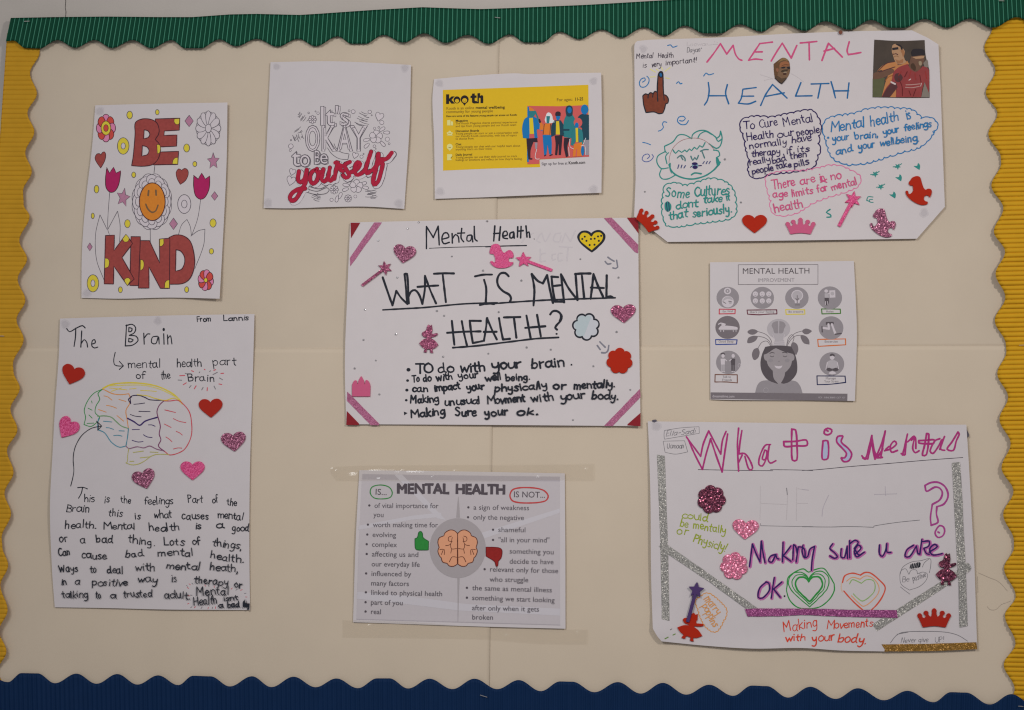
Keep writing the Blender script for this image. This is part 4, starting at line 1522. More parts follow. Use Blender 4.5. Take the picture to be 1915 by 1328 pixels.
d.s("500,785 560,960 620,1130! 668,952! 730,1040 805,1112! 785,900 770,745! 800,740 822,1105|805,1060 850,960 900,942 950,1000 990,1112! 1020,930 1022,765! 1090,950 1158,1105|930,902 1060,892 1186,885|1132,740 1260,734 1378,736|1240,742 1258,900 1280,1090|1640,772 1740,752 1850,750|1752,815 1778,920 1772,1105|1700,1126 1790,1108 1875,1112", 4.08, BLACK)
d.s("502,1186 750,1172 1000,1158 1500,1112 1915,1098", 3.24, BLACK)
d.F = B5
d.s("263,745 225,708 165,712 128,780 140,860 200,925 270,965 292,1010 278,1050|560,1094 570,900 540,720! 610,800 672,830! 722,732! 755,900 792,1062|855,755 775,750! 790,900 818,1048! 905,1048|792,862 880,852|925,1055 905,880 888,722! 980,890 1085,1028! 1062,715|1055,718 1150,712 1240,712|1138,740 1165,1010|1242,1012 1262,850 1276,718! 1330,860 1390,988|1245,880 1400,885|1434,735 1430,998! 1480,986 1510,1000", 4.32, BLACK)
d.s("-10,1078 300,1055 700,1030 1100,1015 1535,1002", 3.24, BLACK)
d.build('question_lettering')
d = Draw(p5, C5)
d.s("1238,62 1252,200 1266,330|1350,65 1375,200 1408,338|1185,196 1370,184 1562,180|1565,62 1440,60! 1455,190 1475,312! 1582,290|1600,286 1622,150 1636,32! 1690,160 1745,270|1600,186 1742,184", 4.20, BLACK)
d.s("1250,364 1500,345 1751,316", 3.60, BLACK)
d.F = D5
d.s("140,30 160,150 185,272! 262,264|195,22 380,18|308,20 336,250|450,2 496,250|570,-6 612,235|436,140 662,122|840,-10 848,10 835,60 790,110 775,140 795,160", 4.20, BLACK)
d.s("-5,330 290,294 560,262 812,248", 3.36, BLACK)
d.c(790, 208, 13, 11, BLACK)
d.F = B5
d.s("760,1200 785,1166 830,1158 880,1190 888,1240 872,1282", 4.20, BLACK)
d.build('question_lettering')
d = Draw(p5, C5)
for (x, y, r) in ((748, 613, 24), (738, 735, 17), (730, 843, 19), (723, 957, 16)):
    d.c(x, y, r, r * .9, BLACK)
d.f("695,1085! 738,1102! 700,1128!", BLACK)
d.build('bullet_drawing')
d = Draw(p5, C5)
d.words([("TO", 835, 655, 1026, 655), ("do", 1085, 648, 1262, 640), ("with", 1335, 642, 1622, 628)], 104, 3.58, BLACK)
d.words([("To", 795, 752, 876, 746), ("do", 915, 746, 1012, 740), ("with", 1068, 740, 1252, 722), ("your", 1312, 716, 1542, 702)], 76, 2.80, BLACK)
d.words([("can", 795, 866, 972, 856), ("impact", 1042, 860, 1338, 828), ("your", 1412, 850, 1606, 828)], 78, 3.25, BLACK)
d.words([("Making", 770, 988, 1090, 978), ("unusual", 1155, 1016, 1560, 990)], 84, 2.91, BLACK)
d.words([("Making", 780, 1150, 1166, 1122), ("Sure", 1280, 1136, 1516, 1128)], 90, 3.25, BLACK)
d.F = D5
d.words([("your", 66, 620, 396, 580), ("brain", 505, 600, 886, 578)], 112, 3.58, BLACK)
d.c(958, 556, 10, 10, BLACK)
d.words([("well", -14, 745, 170, 726), ("being.", 218, 738, 492, 722)], 80, 2.91, BLACK)
d.words([("physically", 86, 862, 690, 822), ("or", 755, 835, 896, 822), ("mentally.", 985, 832, 1450, 806)], 84, 3.25, BLACK)
d.words([("Movment", 14, 1004, 440, 968), ("with", 510, 978, 762, 956), ("your", 835, 960, 1112, 926), ("body.", 1186, 945, 1490, 945)], 88, 3.02, BLACK)
d.words([("ok.", 342, 1135, 588, 1112)], 84, 3.36, BLACK)
d.F = PX
d.words([("your", 906.5, 779, 951, 775)], 14, 3.25, BLACK)
d.build('bullet_lettering')
d = Draw(p5, B5)
d.poly([place(HEART, *d.to((1252, 325)), 24, 19.5, -2)], ink('heart_yellow', (212, 170, 30), .08), BLACK, 4.2)
for (x, y) in ((1142, 300), (1172, 272), (1192, 322), (1246, 300), (1290, 296), (1330, 270), (1368, 262), (1340, 322), (1230, 372), (1288, 368)):
    d.c(x, y, 13, 13, BLACK)
d.build('spotted_heart_drawing')
d = Draw(p5, PX)
q = flower_pts(1096, 611, 25, 7, -.3, .2)
d.poly([q], ink('pale_aqua', (178, 178, 184), .04), None)
d.poly([[(1074, 606), (1080, 592), (1100, 590), (1106, 592), (1092, 628), (1080, 632), (1078, 622)]], ink('pale_teal', (164, 174, 178), .04), None)
d.ribbon(q + q[:2], 3.2, BLACK)
d.build('flower_drawing')
GM = ink('grey_felt_pen', (116, 114, 124), 0.08)
d = Draw(p5, B5)
d.s("1448,518 1485,545 1522,565|1415,568 1445,600 1482,594|1552,555 1565,635! 1540,652 1508,645", 2.9, GM)
d.build('arrow_drawing')
d = Draw(p5, D5)
d.s("1278,298 1338,358|1250,340 1282,385|1380,338 1368,400 1340,422 1300,420", 3.2, GM)
d.build('arrow_drawing')
d = Draw(p5, B5)
SH = ink('show_through', (182, 174, 177), 0.02)
d.s("1060,200 1000,330! 940,230! 900,340|880,230 820,240 800,320 870,330 890,260|760,230 700,330 660,230|640,240 600,320 640,340|560,230 470,270 420,340|1020,400 870,390|970,410 960,560|900,470 860,470 860,560 900,550|820,480 780,490 790,550 820,540|700,470 650,480 640,570 700,560|640,420 645,570", 2.16, SH)
d.build('show_through_lettering')

# ================================================================== grey MENTAL HEALTH IMPROVEMENT print
F6 = (1310, 480, 300 / 1423)
p6 = Page('improvement_poster', 'grey printed MENTAL HEALTH IMPROVEMENT sheet with a girl whose head grows a light bulb', 'poster',
          edge((*F6, "85,50! 700,46 1360,38! 1378,400 1387,700 1370,1280! 900,1275 300,1272 88,1266! 86,700")), 1.4,
          [(1598, 620, 18, 90, 1.2), (1600, 745, 30, 30, 1.0)], PAPER2, 'posters pinned to the board')
G1 = ink('print_mid_grey', (134, 127, 131), 0.06)
G2 = ink('print_darker_grey', (108, 100, 104), 0.06)
G3 = ink('print_darkest_grey', (80, 73, 77), 0.08)
G4 = ink('print_pale_grey', (162, 155, 159), 0.04)
G5 = ink('print_skin_grey', (142, 134, 137), 0.04)
GW = ink('print_paper', (184, 175, 180), 0.02)
d = Draw(p6, F6)
d.s("335,72! 1042,70! 1042,246! 335,248! 335,72!", 1.0, G2)
d.build('title_frame')
d = Draw(p6, F6)
d.t("MENTAL HEALTH", 370, 153, 972, 150, 50, G3)
d.t("IMPROVEMENT", 508, 225, 835, 222, 32, G1)
d.build('title_lettering')
ICON = ((242, 363, 100, 95, G1), (548, 366, 104, 98, G1), (855, 366, 104, 97, G1), (1148, 366, 108, 102, G1), (240, 628, 108, 102, G2), (1158, 632, 110, 103, G1), (248, 938, 110, 104, G1), (1165, 952, 110, 104, G1))
for i, (x, y, a, b, m) in enumerate(ICON):
    d = Draw(p6, F6)
    d.c(x, y, a, b, m)
    if i == 0:
        d.c(240, 305, 32, 30, GW)
        d.c(240, 305, 19, 18, G1)
        d.c(240, 305, 8, 8, GW)
        d.c(242, 400, 54, 52, GW)
        d.c(265, 408, 14, 14, G4)
        d.f("195,395 220,360 265,355 288,385 240,375", G4)
        d.s("200,400 225,415|250,395 275,400", 1.4, G2)
    elif i == 1:
        for (u, v) in ((487, 332), (548, 332), (606, 332), (487, 393), (548, 393), (606, 393)):
            d.c(u, v, 24, 24, GW)
            d.s(f"{u - 9},{v - 5} {u - 5},{v - 5}|{u + 5},{v - 5} {u + 9},{v - 5}|{u - 9},{v + 8} {u},{v + 13} {u + 9},{v + 8}", .7, G2)
    elif i == 2:
        d.c(858, 345, 53, 50, GW)
        d.f("832,385! 884,385! 878,412! 838,412!", GW)
        d.c(858, 345, 44, 42, G4)
        d.s("858,345 858,410|845,370 858,390 872,370|840,428 880,428", 1.6, G2)
    elif i == 3:
        d.f("1143,300! 1195,298! 1197,362! 1145,365!", GW)
        d.c(1170, 328, 17, 17, G4)
        d.c(1115, 305, 17, 15, GW)
        d.f("1100,325! 1135,325! 1140,365! 1102,365!", G4)
        d.s("1135,330 1150,320", 1.6, GW)
        d.f("1100,365! 1138,365! 1140,400! 1132,432! 1105,432!", G3)
        d.s("1110,395 1108,430|1126,395 1130,430", 1.2, GW)
    elif i == 4:
        d.f("160,640 180,615 230,612 300,620 328,628 330,645! 160,645!", GW)
        d.f("165,645! 328,645! 328,652! 165,652!", G4)
        d.s("180,652 180,668|205,652 206,668|290,652 291,668|315,652 316,668", 1.2, GW)
        d.c(202, 606, 18, 13, GW)
        d.s("160,600 180,590 220,600", 2.0, GW)
    elif i == 5:
        d.f("1112,580! 1180,578! 1180,600 1112,605!", G3)
        d.s("1135,600 1140,640! 1085,632", 4.0, GW)
        d.s("1165,600 1195,680", 4.0, GW)
        d.s("1078,620 1080,668|1195,688 1248,682", 2.2, G3)
    elif i == 6:
        for (u, k, dk) in ((200, 1, GW), (290, -1, G3)):
            d.c(u, 880, 15, 18, GW)
            d.f(f"{u - 22},905! {u + 18},905! {u + 16},960! {u - 18},960!", dk)
            d.s(f"{u + 18 * k},912 {u + 32 * k},925", 1.6, GW)
            d.s(f"{u - 10},960 {u - 10},1010|{u + 8},960 {u + 8},1015", 2.6, G4 if k == 1 else G3)
            d.s(f"{u - 12},1018 {u - 2},1020|{u + 6},1020 {u + 16},1022", 1.4, GW)
        d.s("182,862 205,858 214,866", 2.0, G3)
        d.c(345, 965, 12, 18, None, GW, .6)
    else:
        d.c(1168, 890, 22, 26, GW)
        d.f("1148,885 1150,868 1170,860 1190,872 1190,888! 1170,878!", G3)
        d.f("1120,940 1150,920 1190,920 1218,940 1208,990! 1130,990!", G4)
        d.s("1125,940 1112,1000|1215,940 1225,1000", 1.6, GW)
        d.f("1115,1000 1140,985 1170,1000! 1200,985 1228,1002 1200,1018 1170,1010 1140,1018", G3)
        d.f("1135,1035 1170,1015 1205,1035 1170,1045", GW)
    d.build('advice_icon')
for (sp, rgb, lines) in (("167,466! 308,468! 306,506! 166,508! 167,466!", (176, 66, 80), [("Eat Well", 196, 494, 290, 492, 16)]),
                         ("413,474! 676,472! 678,508! 600,510 520,516 418,510! 413,474!", (92, 34, 50), [("Share your feeling", 436, 499, 655, 497, 17)]),
                         ("756,470! 924,472! 926,510! 760,512! 756,470!", (196, 176, 70), [("Be creative", 780, 497, 912, 496, 17)]),
                         ("1074,464! 1240,466! 1242,504! 1078,508! 1074,464!", (66, 110, 46), [("Relax", 1115, 496, 1182, 495, 18)]),
                         ("134,736! 324,738! 320,776! 136,780! 134,736!", (48, 66, 128), [("Good Sleep", 160, 762, 294, 762, 19)]),
                         ("1040,734! 1286,730! 1288,782! 1045,796! 1040,734!", (188, 100, 50), [("Excercise", 1100, 763, 1218, 762, 20)]),
                         ("130,1046! 326,1048! 327,1120! 230,1112 128,1112! 130,1046!", (112, 78, 68), [("Talk to", 196, 1076, 270, 1076, 20), ("Friends", 192, 1103, 280, 1103, 20)]),
                         ("1033,1058! 1282,1060! 1288,1116! 1150,1132 1036,1136! 1033,1058!", (28, 34, 72), [("Manage", 1110, 1090, 1202, 1088, 20), ("Your Stress", 1098, 1117, 1225, 1115, 20)])):
    d = Draw(p6, F6)
    d.s(sp, 1.9, ink('label_%d_%d_%d' % rgb, rgb, .15))
    for (t, x0, y0, x1, y1, h) in lines:
        d.t(t, x0, y0, x1, y1, h, G2)
    d.build('advice_label')
d = Draw(p6, F6)
d.f("90,1204! 1304,1216! 1302,1280! 90,1262!", G2)
d.t("dreamstime.com", 105, 1248, 302, 1250, 22, GW)
d.t("ID 186380127 ©", 1045, 1256, 1282, 1258, 14, G4)
d.build('footer_bar')
d = Draw(p6, F6, 0.0001)
d.f("485,1207! 505,1140 540,1105 620,1095! 780,1095! 850,1108 885,1150 905,1210!", G1)
d.f("575,800! 640,790 740,790 805,797! 840,870 858,960 850,1040 790,1110 740,1128! 700,1120! 680,1128! 600,1095 548,1030 532,950 545,870", G3)
d.f("640,1000! 650,1080 690,1128! 710,1128! 745,1060 750,1000!", G5)
d.f("562,870 585,862! 600,840 670,812! 740,842 815,860! 832,880 830,915 812,925! 800,970 760,1020 705,1048 650,1020 600,965 588,925! 570,915", G5)
d.f("575,800! 670,805! 590,860 558,870!", G3)
d.f("670,805! 805,797! 815,862! 740,842!", G3)
d.s("618,880 635,890 652,880|732,880 750,890 766,880", 1.2, G3)
d.s("615,858 635,850 655,856|728,852 750,848 768,856", 1.4, G3)
d.f("655,966! 692,972 727,966! 715,988 692,994 668,986", GW)
d.c(622, 920, 20, 16, G1)
d.c(770, 920, 20, 16, G1)
d.s("690,925 696,930 702,925", .8, G2)
d.c(580, 1186, 22, 22, None, G4, .7)
d.build('girl_drawing')
d = Draw(p6, F6)
d.c(693, 640, 103, 88, G4)
d.f("640,700! 745,700! 735,745! 660,745!", G4)
d.f("645,640 630,610 650,580 688,572! 690,680! 660,680 650,665", G1)
d.f("741,640 756,610 736,580 700,572! 697,680! 726,680 736,665", G1)
d.f("660,740! 740,740! 748,790! 645,796!", G4)
d.s("640,690 660,740|745,690 735,740|648,760 745,756|645,778 745,774", 1.0, GW)
d.build('light_bulb_drawing')
for sp, st in (("415,668 445,645 490,648 512,665! 480,690 440,690", "512,665 580,690 625,740 636,790"), ("416,766 425,720 470,702 512,706! 490,745 450,765", "512,706 570,720 610,750 628,790"),
               ("475,918 456,870 475,820 512,808! 525,850 510,900", "512,808 545,760 590,750 622,792"), ("900,660 930,638 965,645 990,660! 960,685 925,688", "900,660 840,680 790,730 762,790"),
               ("888,697 935,705 965,745 966,780! 920,770 895,735", "888,697 840,705 800,740 768,792"), ("818,758 855,775 868,825 850,872! 812,850 800,800", "818,758 830,720 810,690 780,720 765,780")):
    d = Draw(p6, F6)
    d.s(st, 1.1, G2)
    d.f(sp, G2)
    d.build('leaf_drawing')

# ================================================================== The Brain
A7 = (90, 580, 400 / 1897)
B7 = (90, 850, 400 / 1771)
p7 = Page('brain_poster', 'tall handwritten poster titled The Brain with a brain outlined in coloured pens', 'poster',
          edge((*A7, "105,75! 600,60 1200,45 1830,35! 1812,700 1795,1200"), (*B7, "1668,300 1666,800 1672,1288! 1000,1284 500,1272 55,1265! 32,950 15,450"), (*A7, "40,1250 66,800 95,400")), 2.0,
          [(98, 960, 30, 90, 2.4), (105, 700, 25, 80, 1.2), (470, 640, 18, 60, 2.0), (468, 900, 18, 120, 1.6), (290, 590, 70, 14, 1.2), (320, 1142, 120, 14, 1.0)], PAPER2, 'posters pinned to the board',
          [(122, 607, 9), (295, 600, 8)])
d = Draw(p7, A7)
d.s("165,165 190,192 250,160 305,138 328,158|245,160 242,240 230,322|298,185 290,328|293,296 320,262 342,285 350,328|385,302 418,290 412,262 392,272 388,318 412,336 440,328", 2.18, BLACK)
d.s("695,132 690,225 684,318! 750,310 798,268 780,232 720,224! 765,200 776,155 745,126 690,138|716,155 745,165 735,190 715,192! 716,155|716,250 755,264 735,282 714,280! 716,250", 2.07, BLACK)
d.s("848,205 852,302|855,245 880,212 902,212|968,232 925,240 918,290 955,298 978,236 985,300|1025,210 1028,302|1058,220 1062,302|1060,255 1084,226 1098,300", 2.07, BLACK)
d.c(1025, 172, 11, 15, BLACK)
d.build('title_lettering')
d = Draw(p7, A7)
d.s("595,375 582,440 590,485 625,496 668,495|632,455 668,495! 632,526", 1.72, BLACK)
d.words([("mental", 708, 515, 1000, 512), ("health", 1142, 500, 1362, 500), ("part", 1464, 492, 1670, 485)], 74, 1.66, BLACK)
d.words([("of", 780, 610, 860, 610), ("the", 1000, 612, 1085, 610), ("Brain", 1240, 628, 1482, 632)], 66, 1.66, BLACK)
d.build('note_lettering')
d = Draw(p7, A7)
d.words([("From", 1320, 102, 1448, 98), ("Lannis", 1555, 96, 1782, 90)], 46, 1.75, BLACK)
d.build('note_lettering')
d = Draw(p7, A7)
RP = ink('red_felt_pen', (184, 70, 84), .1)
d.s("1168,582 1212,580|1198,662 1225,645|1272,538 1290,545|1385,525 1392,530|1470,535 1486,528|1532,562 1556,560|1515,655 1540,660|1296,698 1312,672|1410,715 1412,688", 1.72, RP)
d.s("1215,560 1230,566|1340,555 1345,548|1152,620 1185,622|1252,688 1268,668|1362,708 1374,686|1472,675 1484,700|1520,602 1548,618|1462,572 1500,552|1432,545 1440,538", 1.49, PENCIL)
d.build('ray_drawing')
d = Draw(p7, A7, 0.00002)
LOBES = [("485,700 405,738 348,810 320,890 332,950 318,1015! 380,1032 440,990! 456,950 418,912 425,850 458,790 442,740 485,700", (46, 128, 66), 1.5, "385,805 390,825|355,870 390,888|362,930 390,958|345,1005 405,1002"),
         ("485,695 560,660 700,645 850,652 980,680 1100,738 1160,790 1190,832", (212, 176, 60), 2.6, "540,690 700,708|720,700 780,695|820,712 900,716 960,722|560,720 650,690"),
         ("540,672 700,665 860,668 1000,705 1095,750 1160,785", (212, 182, 84), 1.6, ""),
         ("485,700 570,740 640,750 715,742! 728,780 722,830 690,890 700,970 712,1050", (206, 130, 66), 1.6, "495,760 530,770 565,798|628,792 690,810|518,845 560,852 606,870|448,882 515,905|610,935 670,985"),
         ("440,942 500,938 560,950 600,985 650,1028 712,1050", (104, 140, 96), 1.8, ""),
         ("740,770 712,790 732,830! 732,768 800,756 860,775 900,795 1025,800", (40, 30, 62), 1.7, "760,835 800,832 856,824|805,898 905,900|728,925 770,940 825,946"),
         ("790,750 880,760 940,780 1040,800 1120,780 1180,820", (212, 176, 60), 1.6, ""),
         ("705,960 765,992 812,1022 860,985 970,950", (54, 36, 92), 2.4, "745,1060 810,1058|888,1018 920,1018 948,1030|845,1105 880,1125 922,1130|745,1155 800,1170 842,1165"),
         ("1025,805 1080,806 1150,800 1210,845 1255,910 1272,1000 1272,1100 1240,1190 1190,1250 1080,1285 1030,1250", (184, 66, 78), 1.6, "1035,885 1130,908|1110,962 1160,985 1222,998|1030,1010 1060,1025 1090,1040|1135,1075 1165,1088 1190,1108|1045,1125 1075,1145 1098,1168|1110,1232 1150,1222 1185,1224"),
         ("1025,805 985,845 965,900 975,950 995,1030 985,1100 1000,1150 978,1205 1030,1252", (110, 46, 88), 1.7, ""),
         ("450,958 440,1000 440,1060! 500,1088 560,1170 630,1215 692,1205", (58, 126, 146), 1.5, "490,985 565,992|515,1042 545,1045 580,1058|628,1070 675,1072|582,1112 625,1110 655,1118"),
         ("712,1050 705,1120 690,1205", (54, 122, 140), 1.6, ""),
         ("690,1205 715,1228 745,1222 790,1212 850,1222 900,1205 960,1232 1010,1245", (126, 84, 110), 1.7, ""),
         ("715,1230 705,1290 702,1345 690,1355! 740,1372 800,1365 860,1335 905,1300 960,1280 1070,1280", (166, 160, 84), 1.3, "755,1262 845,1250|905,1258 975,1262|815,1310 905,1300|725,1342 760,1340")]
for sp, rgb, w, sq in LOBES:
    m = ink('brain_%d_%d_%d' % rgb, rgb, .15)
    d.s(sp, w, m)
    if sq:
        d.s(sq, 1.3, m)
d.s("470,1028 380,1050 300,1110 250,1190 228,1260 222,1330 228,1420 220,1480 200,1560", 1.38, BLACK)
d.s("430,985 475,1028! 440,1065! 446,1020 430,985", 1.38, BLACK)
d.build('brain_drawing')
d = Draw(p7, B7)
d.s("245,275 290,272 325,285|285,275 275,320 252,362", 1.95, BLACK)
L1 = [("his", 300, 392, 386, 388), ("is", 466, 400, 512, 398), ("the", 605, 402, 686, 400), ("feelings", 795, 414, 1038, 412), ("Part", 1160, 402, 1278, 398), ("of", 1358, 402, 1412, 400), ("the", 1480, 418, 1560, 422)]
L2 = [("Brain", 150, 472, 348, 482), ("this", 500, 505, 612, 520), ("is", 718, 535, 764, 536), ("what", 878, 528, 1026, 526), ("causes", 1105, 538, 1334, 536), ("mental", 1405, 522, 1610, 548)]
L3 = [("health.", 138, 612, 400, 606), ("Mental", 462, 622, 722, 620), ("health", 836, 634, 1088, 632), ("is", 1216, 618, 1270, 620), ("a", 1396, 610, 1456, 608), ("good", 1522, 634, 1662, 636)]
L4 = [("or", 90, 722, 172, 718), ("a", 266, 738, 310, 736), ("bad", 402, 732, 536, 730), ("thing.", 662, 728, 884, 760), ("Lots", 958, 752, 1126, 756), ("of", 1194, 750, 1264, 748), ("things,", 1360, 752, 1604, 788)]
L5 = [("Can", 90, 840, 184, 834), ("cause", 276, 856, 484, 872), ("bad", 640, 848, 792, 846), ("mental", 908, 836, 1206, 840), ("health.", 1342, 858, 1620, 898)]
L6 = [("Ways", 92, 972, 246, 966), ("to", 346, 974, 398, 972), ("deal", 488, 984, 624, 988), ("with", 722, 964, 888, 964), ("mental", 974, 946, 1256, 954), ("heath,", 1338, 952, 1576, 978)]
L7 = [("in", 106, 1078, 158, 1076), ("a", 222, 1074, 270, 1072), ("positive", 362, 1086, 660, 1088), ("way", 742, 1060, 904, 1062), ("is", 1020, 1058, 1072, 1056), ("therapy", 1210, 1062, 1490, 1086), ("or", 1542, 1104, 1604, 1104)]
L8 = [("talking", 114, 1186, 330, 1186), ("to", 394, 1188, 438, 1188), ("a", 514, 1186, 566, 1184), ("trusted", 622, 1182, 864, 1178), ("adult.", 962, 1190, 1178, 1196)]
for L in (L1, L2, L3, L4, L5, L6, L7, L8):
    d.words(L, 62, 1.8, BLACK, 0.0, 1.3)
d.words([("Mental", 1230, 1166, 1495, 1158), ("Health", 1204, 1250, 1402, 1234)], 70, 1.75, BLACK)
d.words([("isnt", 1452, 1212, 1574, 1206), ("a", 1412, 1270, 1448, 1266), ("bad", 1486, 1266, 1586, 1260), ("thing", 1610, 1258, 1664, 1264)], 46, 2.07, BLACK)
d.build('paragraph_lettering')
d = Draw(p7, B7)
rr = random.Random(9)
ring = [(1150, 1088), (1172, 1075), (1195, 1070), (1300, 1085), (1330, 1090), (1375, 1095), (1440, 1100), (1520, 1110), (1560, 1120), (1600, 1122), (1632, 1150), (1640, 1180), (1634, 1205), (1650, 1235), (1610, 1272), (1385, 1268), (1360, 1270), (1325, 1272), (1270, 1270), (1215, 1265), (1185, 1265), (1160, 1235), (1150, 1205), (1165, 1170), (1185, 1165), (1158, 1105)]
for i, (x, y) in enumerate(ring):
    a = math.atan2(y - 1175, (x - 1400) * .5)
    d.s(f"{x - 9 * math.cos(a):.1f},{y - 9 * math.sin(a):.1f} {x + 9 * math.cos(a):.1f},{y + 9 * math.sin(a):.1f}", 1.1, RP if i % 2 else PENCIL)
d.build('ray_drawing')

# ================================================================== grey print: MENTAL HEALTH IS / IS NOT
F8 = (600, 850, 520 / 1915)
p8 = Page('comparison_poster', 'grey printed sheet comparing what mental health is and is not, brain in the middle', 'poster',
          edge((*F8, "265,108! 900,116 1680,130! 1684,700 1685,1200! 1100,1185 600,1168 222,1155! 240,600")), 1.2,
          [(668, 1030, 16, 110, 2.2), (1058, 1040, 14, 120, 0.8), (860, 1168, 150, 12, 0.6)], PAPER2, 'posters pinned to the board')
P1 = ink('print_lilac_grey', (175, 167, 170), 0.03)
P2 = ink('print_light_stripe', (181, 175, 180), 0.02)
P3 = ink('print_disc_grey', (152, 144, 146), 0.04)
P4 = ink('print_shadow_grey', (161, 153, 158), 0.03)
T1 = ink('print_text_grey', (88, 82, 88), 0.06)
T2 = ink('print_heading_grey', (78, 70, 76), 0.06)
d = Draw(p8, F8)
d.f("284,134! 1646,152! 1648,1178! 245,1138! 262,600!", P1)
d.f("288,136! 1646,154! 1646,186! 284,172!", P4)
d.f("505,138! 560,139! 860,450! 800,440!", P2)
d.f("262,490! 640,420! 830,400! 830,430! 620,450! 258,520!", P2)
d.f("1040,560! 1646,372! 1646,402! 1060,600!", P2)
d.f("252,945! 600,975! 1000,1030! 1648,1062! 1648,1110! 950,1075! 500,1020! 248,995!", P2)
d.f("946,290! 938,360! 932,436! 958,436! 954,360! 948,290!", P3)
d.f("940,840! 956,840! 950,1000! 946,1155! 942,1155! 942,1000!", P3)
d.s("246,1134 900,1152 1648,1174", 1.0, P4)
d.build('printed_panel')
d = Draw(p8, F8, 0.0003)
d.c(942, 645, 193, 206, P3)
d.build('printed_disc')
BRN = ink('brain_peach', (206, 142, 110), .06)
BRO = ink('brain_outline', (92, 48, 36), .1)
for sg in (-1, 1):
    d = Draw(p8, F8, 0.0005)
    def mx(sp):
        return '|'.join(' '.join(("%.1f,%s" % (942 + sg * (942 - float(t.rstrip('!').split(',')[0])), t.rstrip('!').split(',')[1])) + ('!' if t.endswith('!') else '') for t in one.split()) for one in sp.split('|'))
    d.f(mx("942,545! 920,525 890,520 855,540 848,560! 815,575 806,605 815,640! 806,665 818,700 830,712! 838,740 870,750! 885,768 915,770 940,755!"), BRN, BRO, 1.6)
    d.s(mx("900,562 880,570 880,595 905,600|905,572 892,620 860,628|893,615 900,650 935,648|900,655 895,680|820,655 850,655 850,690|842,660 830,690|885,740 905,705 935,708"), 1.3, BRO)
    d.build('brain_half_drawing')
d = Draw(p8, F8, 0.0003)
out_text(d, "MENTAL", 522, 269, 884, 270, 66, 3.0, T2, T2, 0)
out_text(d, "HEALTH", 926, 271, 1272, 275, 66, 3.0, T2, T2, 0)
d.build('title_lettering')
for txt, x0, y0, x1, y1, cl, ell in (("IS...", 372, 276, 456, 280, ink('green_ring_pen', (52, 122, 62)), "340,265 352,225 410,210 470,225 492,262 478,295 420,306 365,298"),
                                     ("IS NOT...", 1326, 294, 1546, 298, ink('red_ring_pen', (176, 64, 64)), "1302,285 1325,240 1430,228 1530,245 1566,285 1545,320 1430,334 1325,322")):
    d = Draw(p8, F8, 0.0003)
    d.t(txt, x0, y0, x1, y1, 40, T2, 0)
    d.s(ell, 1.9 if ell[0] == '3' else 2.6, cl, True)
    d.build('ringed_heading')
d = Draw(p8, F8, 0.0003)
for (t, x0, y0, x1, y1, b) in (("of vital importance for", 368, 368, 810, 370, 1), ("you", 362, 430, 434, 432, 0), ("worth making time for", 358, 500, 806, 502, 1), ("evolving", 354, 568, 518, 570, 1), ("complex", 350, 635, 524, 638, 1),
                               ("affecting us and", 350, 702, 674, 706, 1), ("our everyday life", 348, 770, 682, 774, 0), ("influenced by", 346, 836, 622, 840, 1), ("many factors", 344, 902, 608, 906, 0),
                               ("linked to physical health", 344, 966, 838, 976, 1), ("part of you", 342, 1034, 566, 1038, 1), ("real", 342, 1098, 416, 1100, 1)):
    d.t(t, x0, y0, x1, y1, 34, T1)
    if b:
        d.c(x0 - 34, y0 - 17, 8, 8, T2)
d.build('is_list')
d = Draw(p8, F8, 0.0003)
for (t, x0, y0, x1, y1, b) in (("a sign of weakness", 1050, 380, 1436, 384, 34), ("only the negative", 1048, 448, 1400, 452, 34), ("shameful", 1220, 534, 1412, 536, 34), ('"all in your mind"', 1222, 604, 1576, 606, 36),
                               ("something you", 1298, 682, 1606, 688, 54), ("decide to have", 1298, 752, 1604, 756, 0), ("relevant only for those", 1162, 806, 1636, 818, 34), ("who struggle", 1162, 876, 1430, 880, 0),
                               ("the same as mental illness", 1042, 934, 1592, 950, 36), ("something we start looking", 1040, 1002, 1610, 1020, 34), ("after only when it gets", 1040, 1072, 1504, 1082, 0), ("broken", 1040, 1136, 1188, 1138, 0)):
    d.t(t, x0, y0, x1, y1, 34, T1)
    if b:
        d.c(x0 - b, y0 - 16, 8, 8, T2)
d.build('is_not_list')
d = Draw(p8, F8, 0.0005)
d.f("648,580! 665,572 675,535 690,530 700,545 704,572 742,598! 740,658! 660,656 650,640", ink('thumb_green', (44, 122, 54), .15), ink('thumb_green_line', (26, 84, 40)), 1.4)
d.build('thumbs_up_drawing')
d = Draw(p8, F8, 0.0005)
d.f("1138,638! 1225,642 1245,655 1248,680 1240,715 1222,735! 1218,768 1206,770 1198,740 1138,700!", ink('thumb_red', (134, 34, 32), .2), ink('thumb_red_line', (96, 24, 28)), 1.4)
d.build('thumbs_down_drawing')

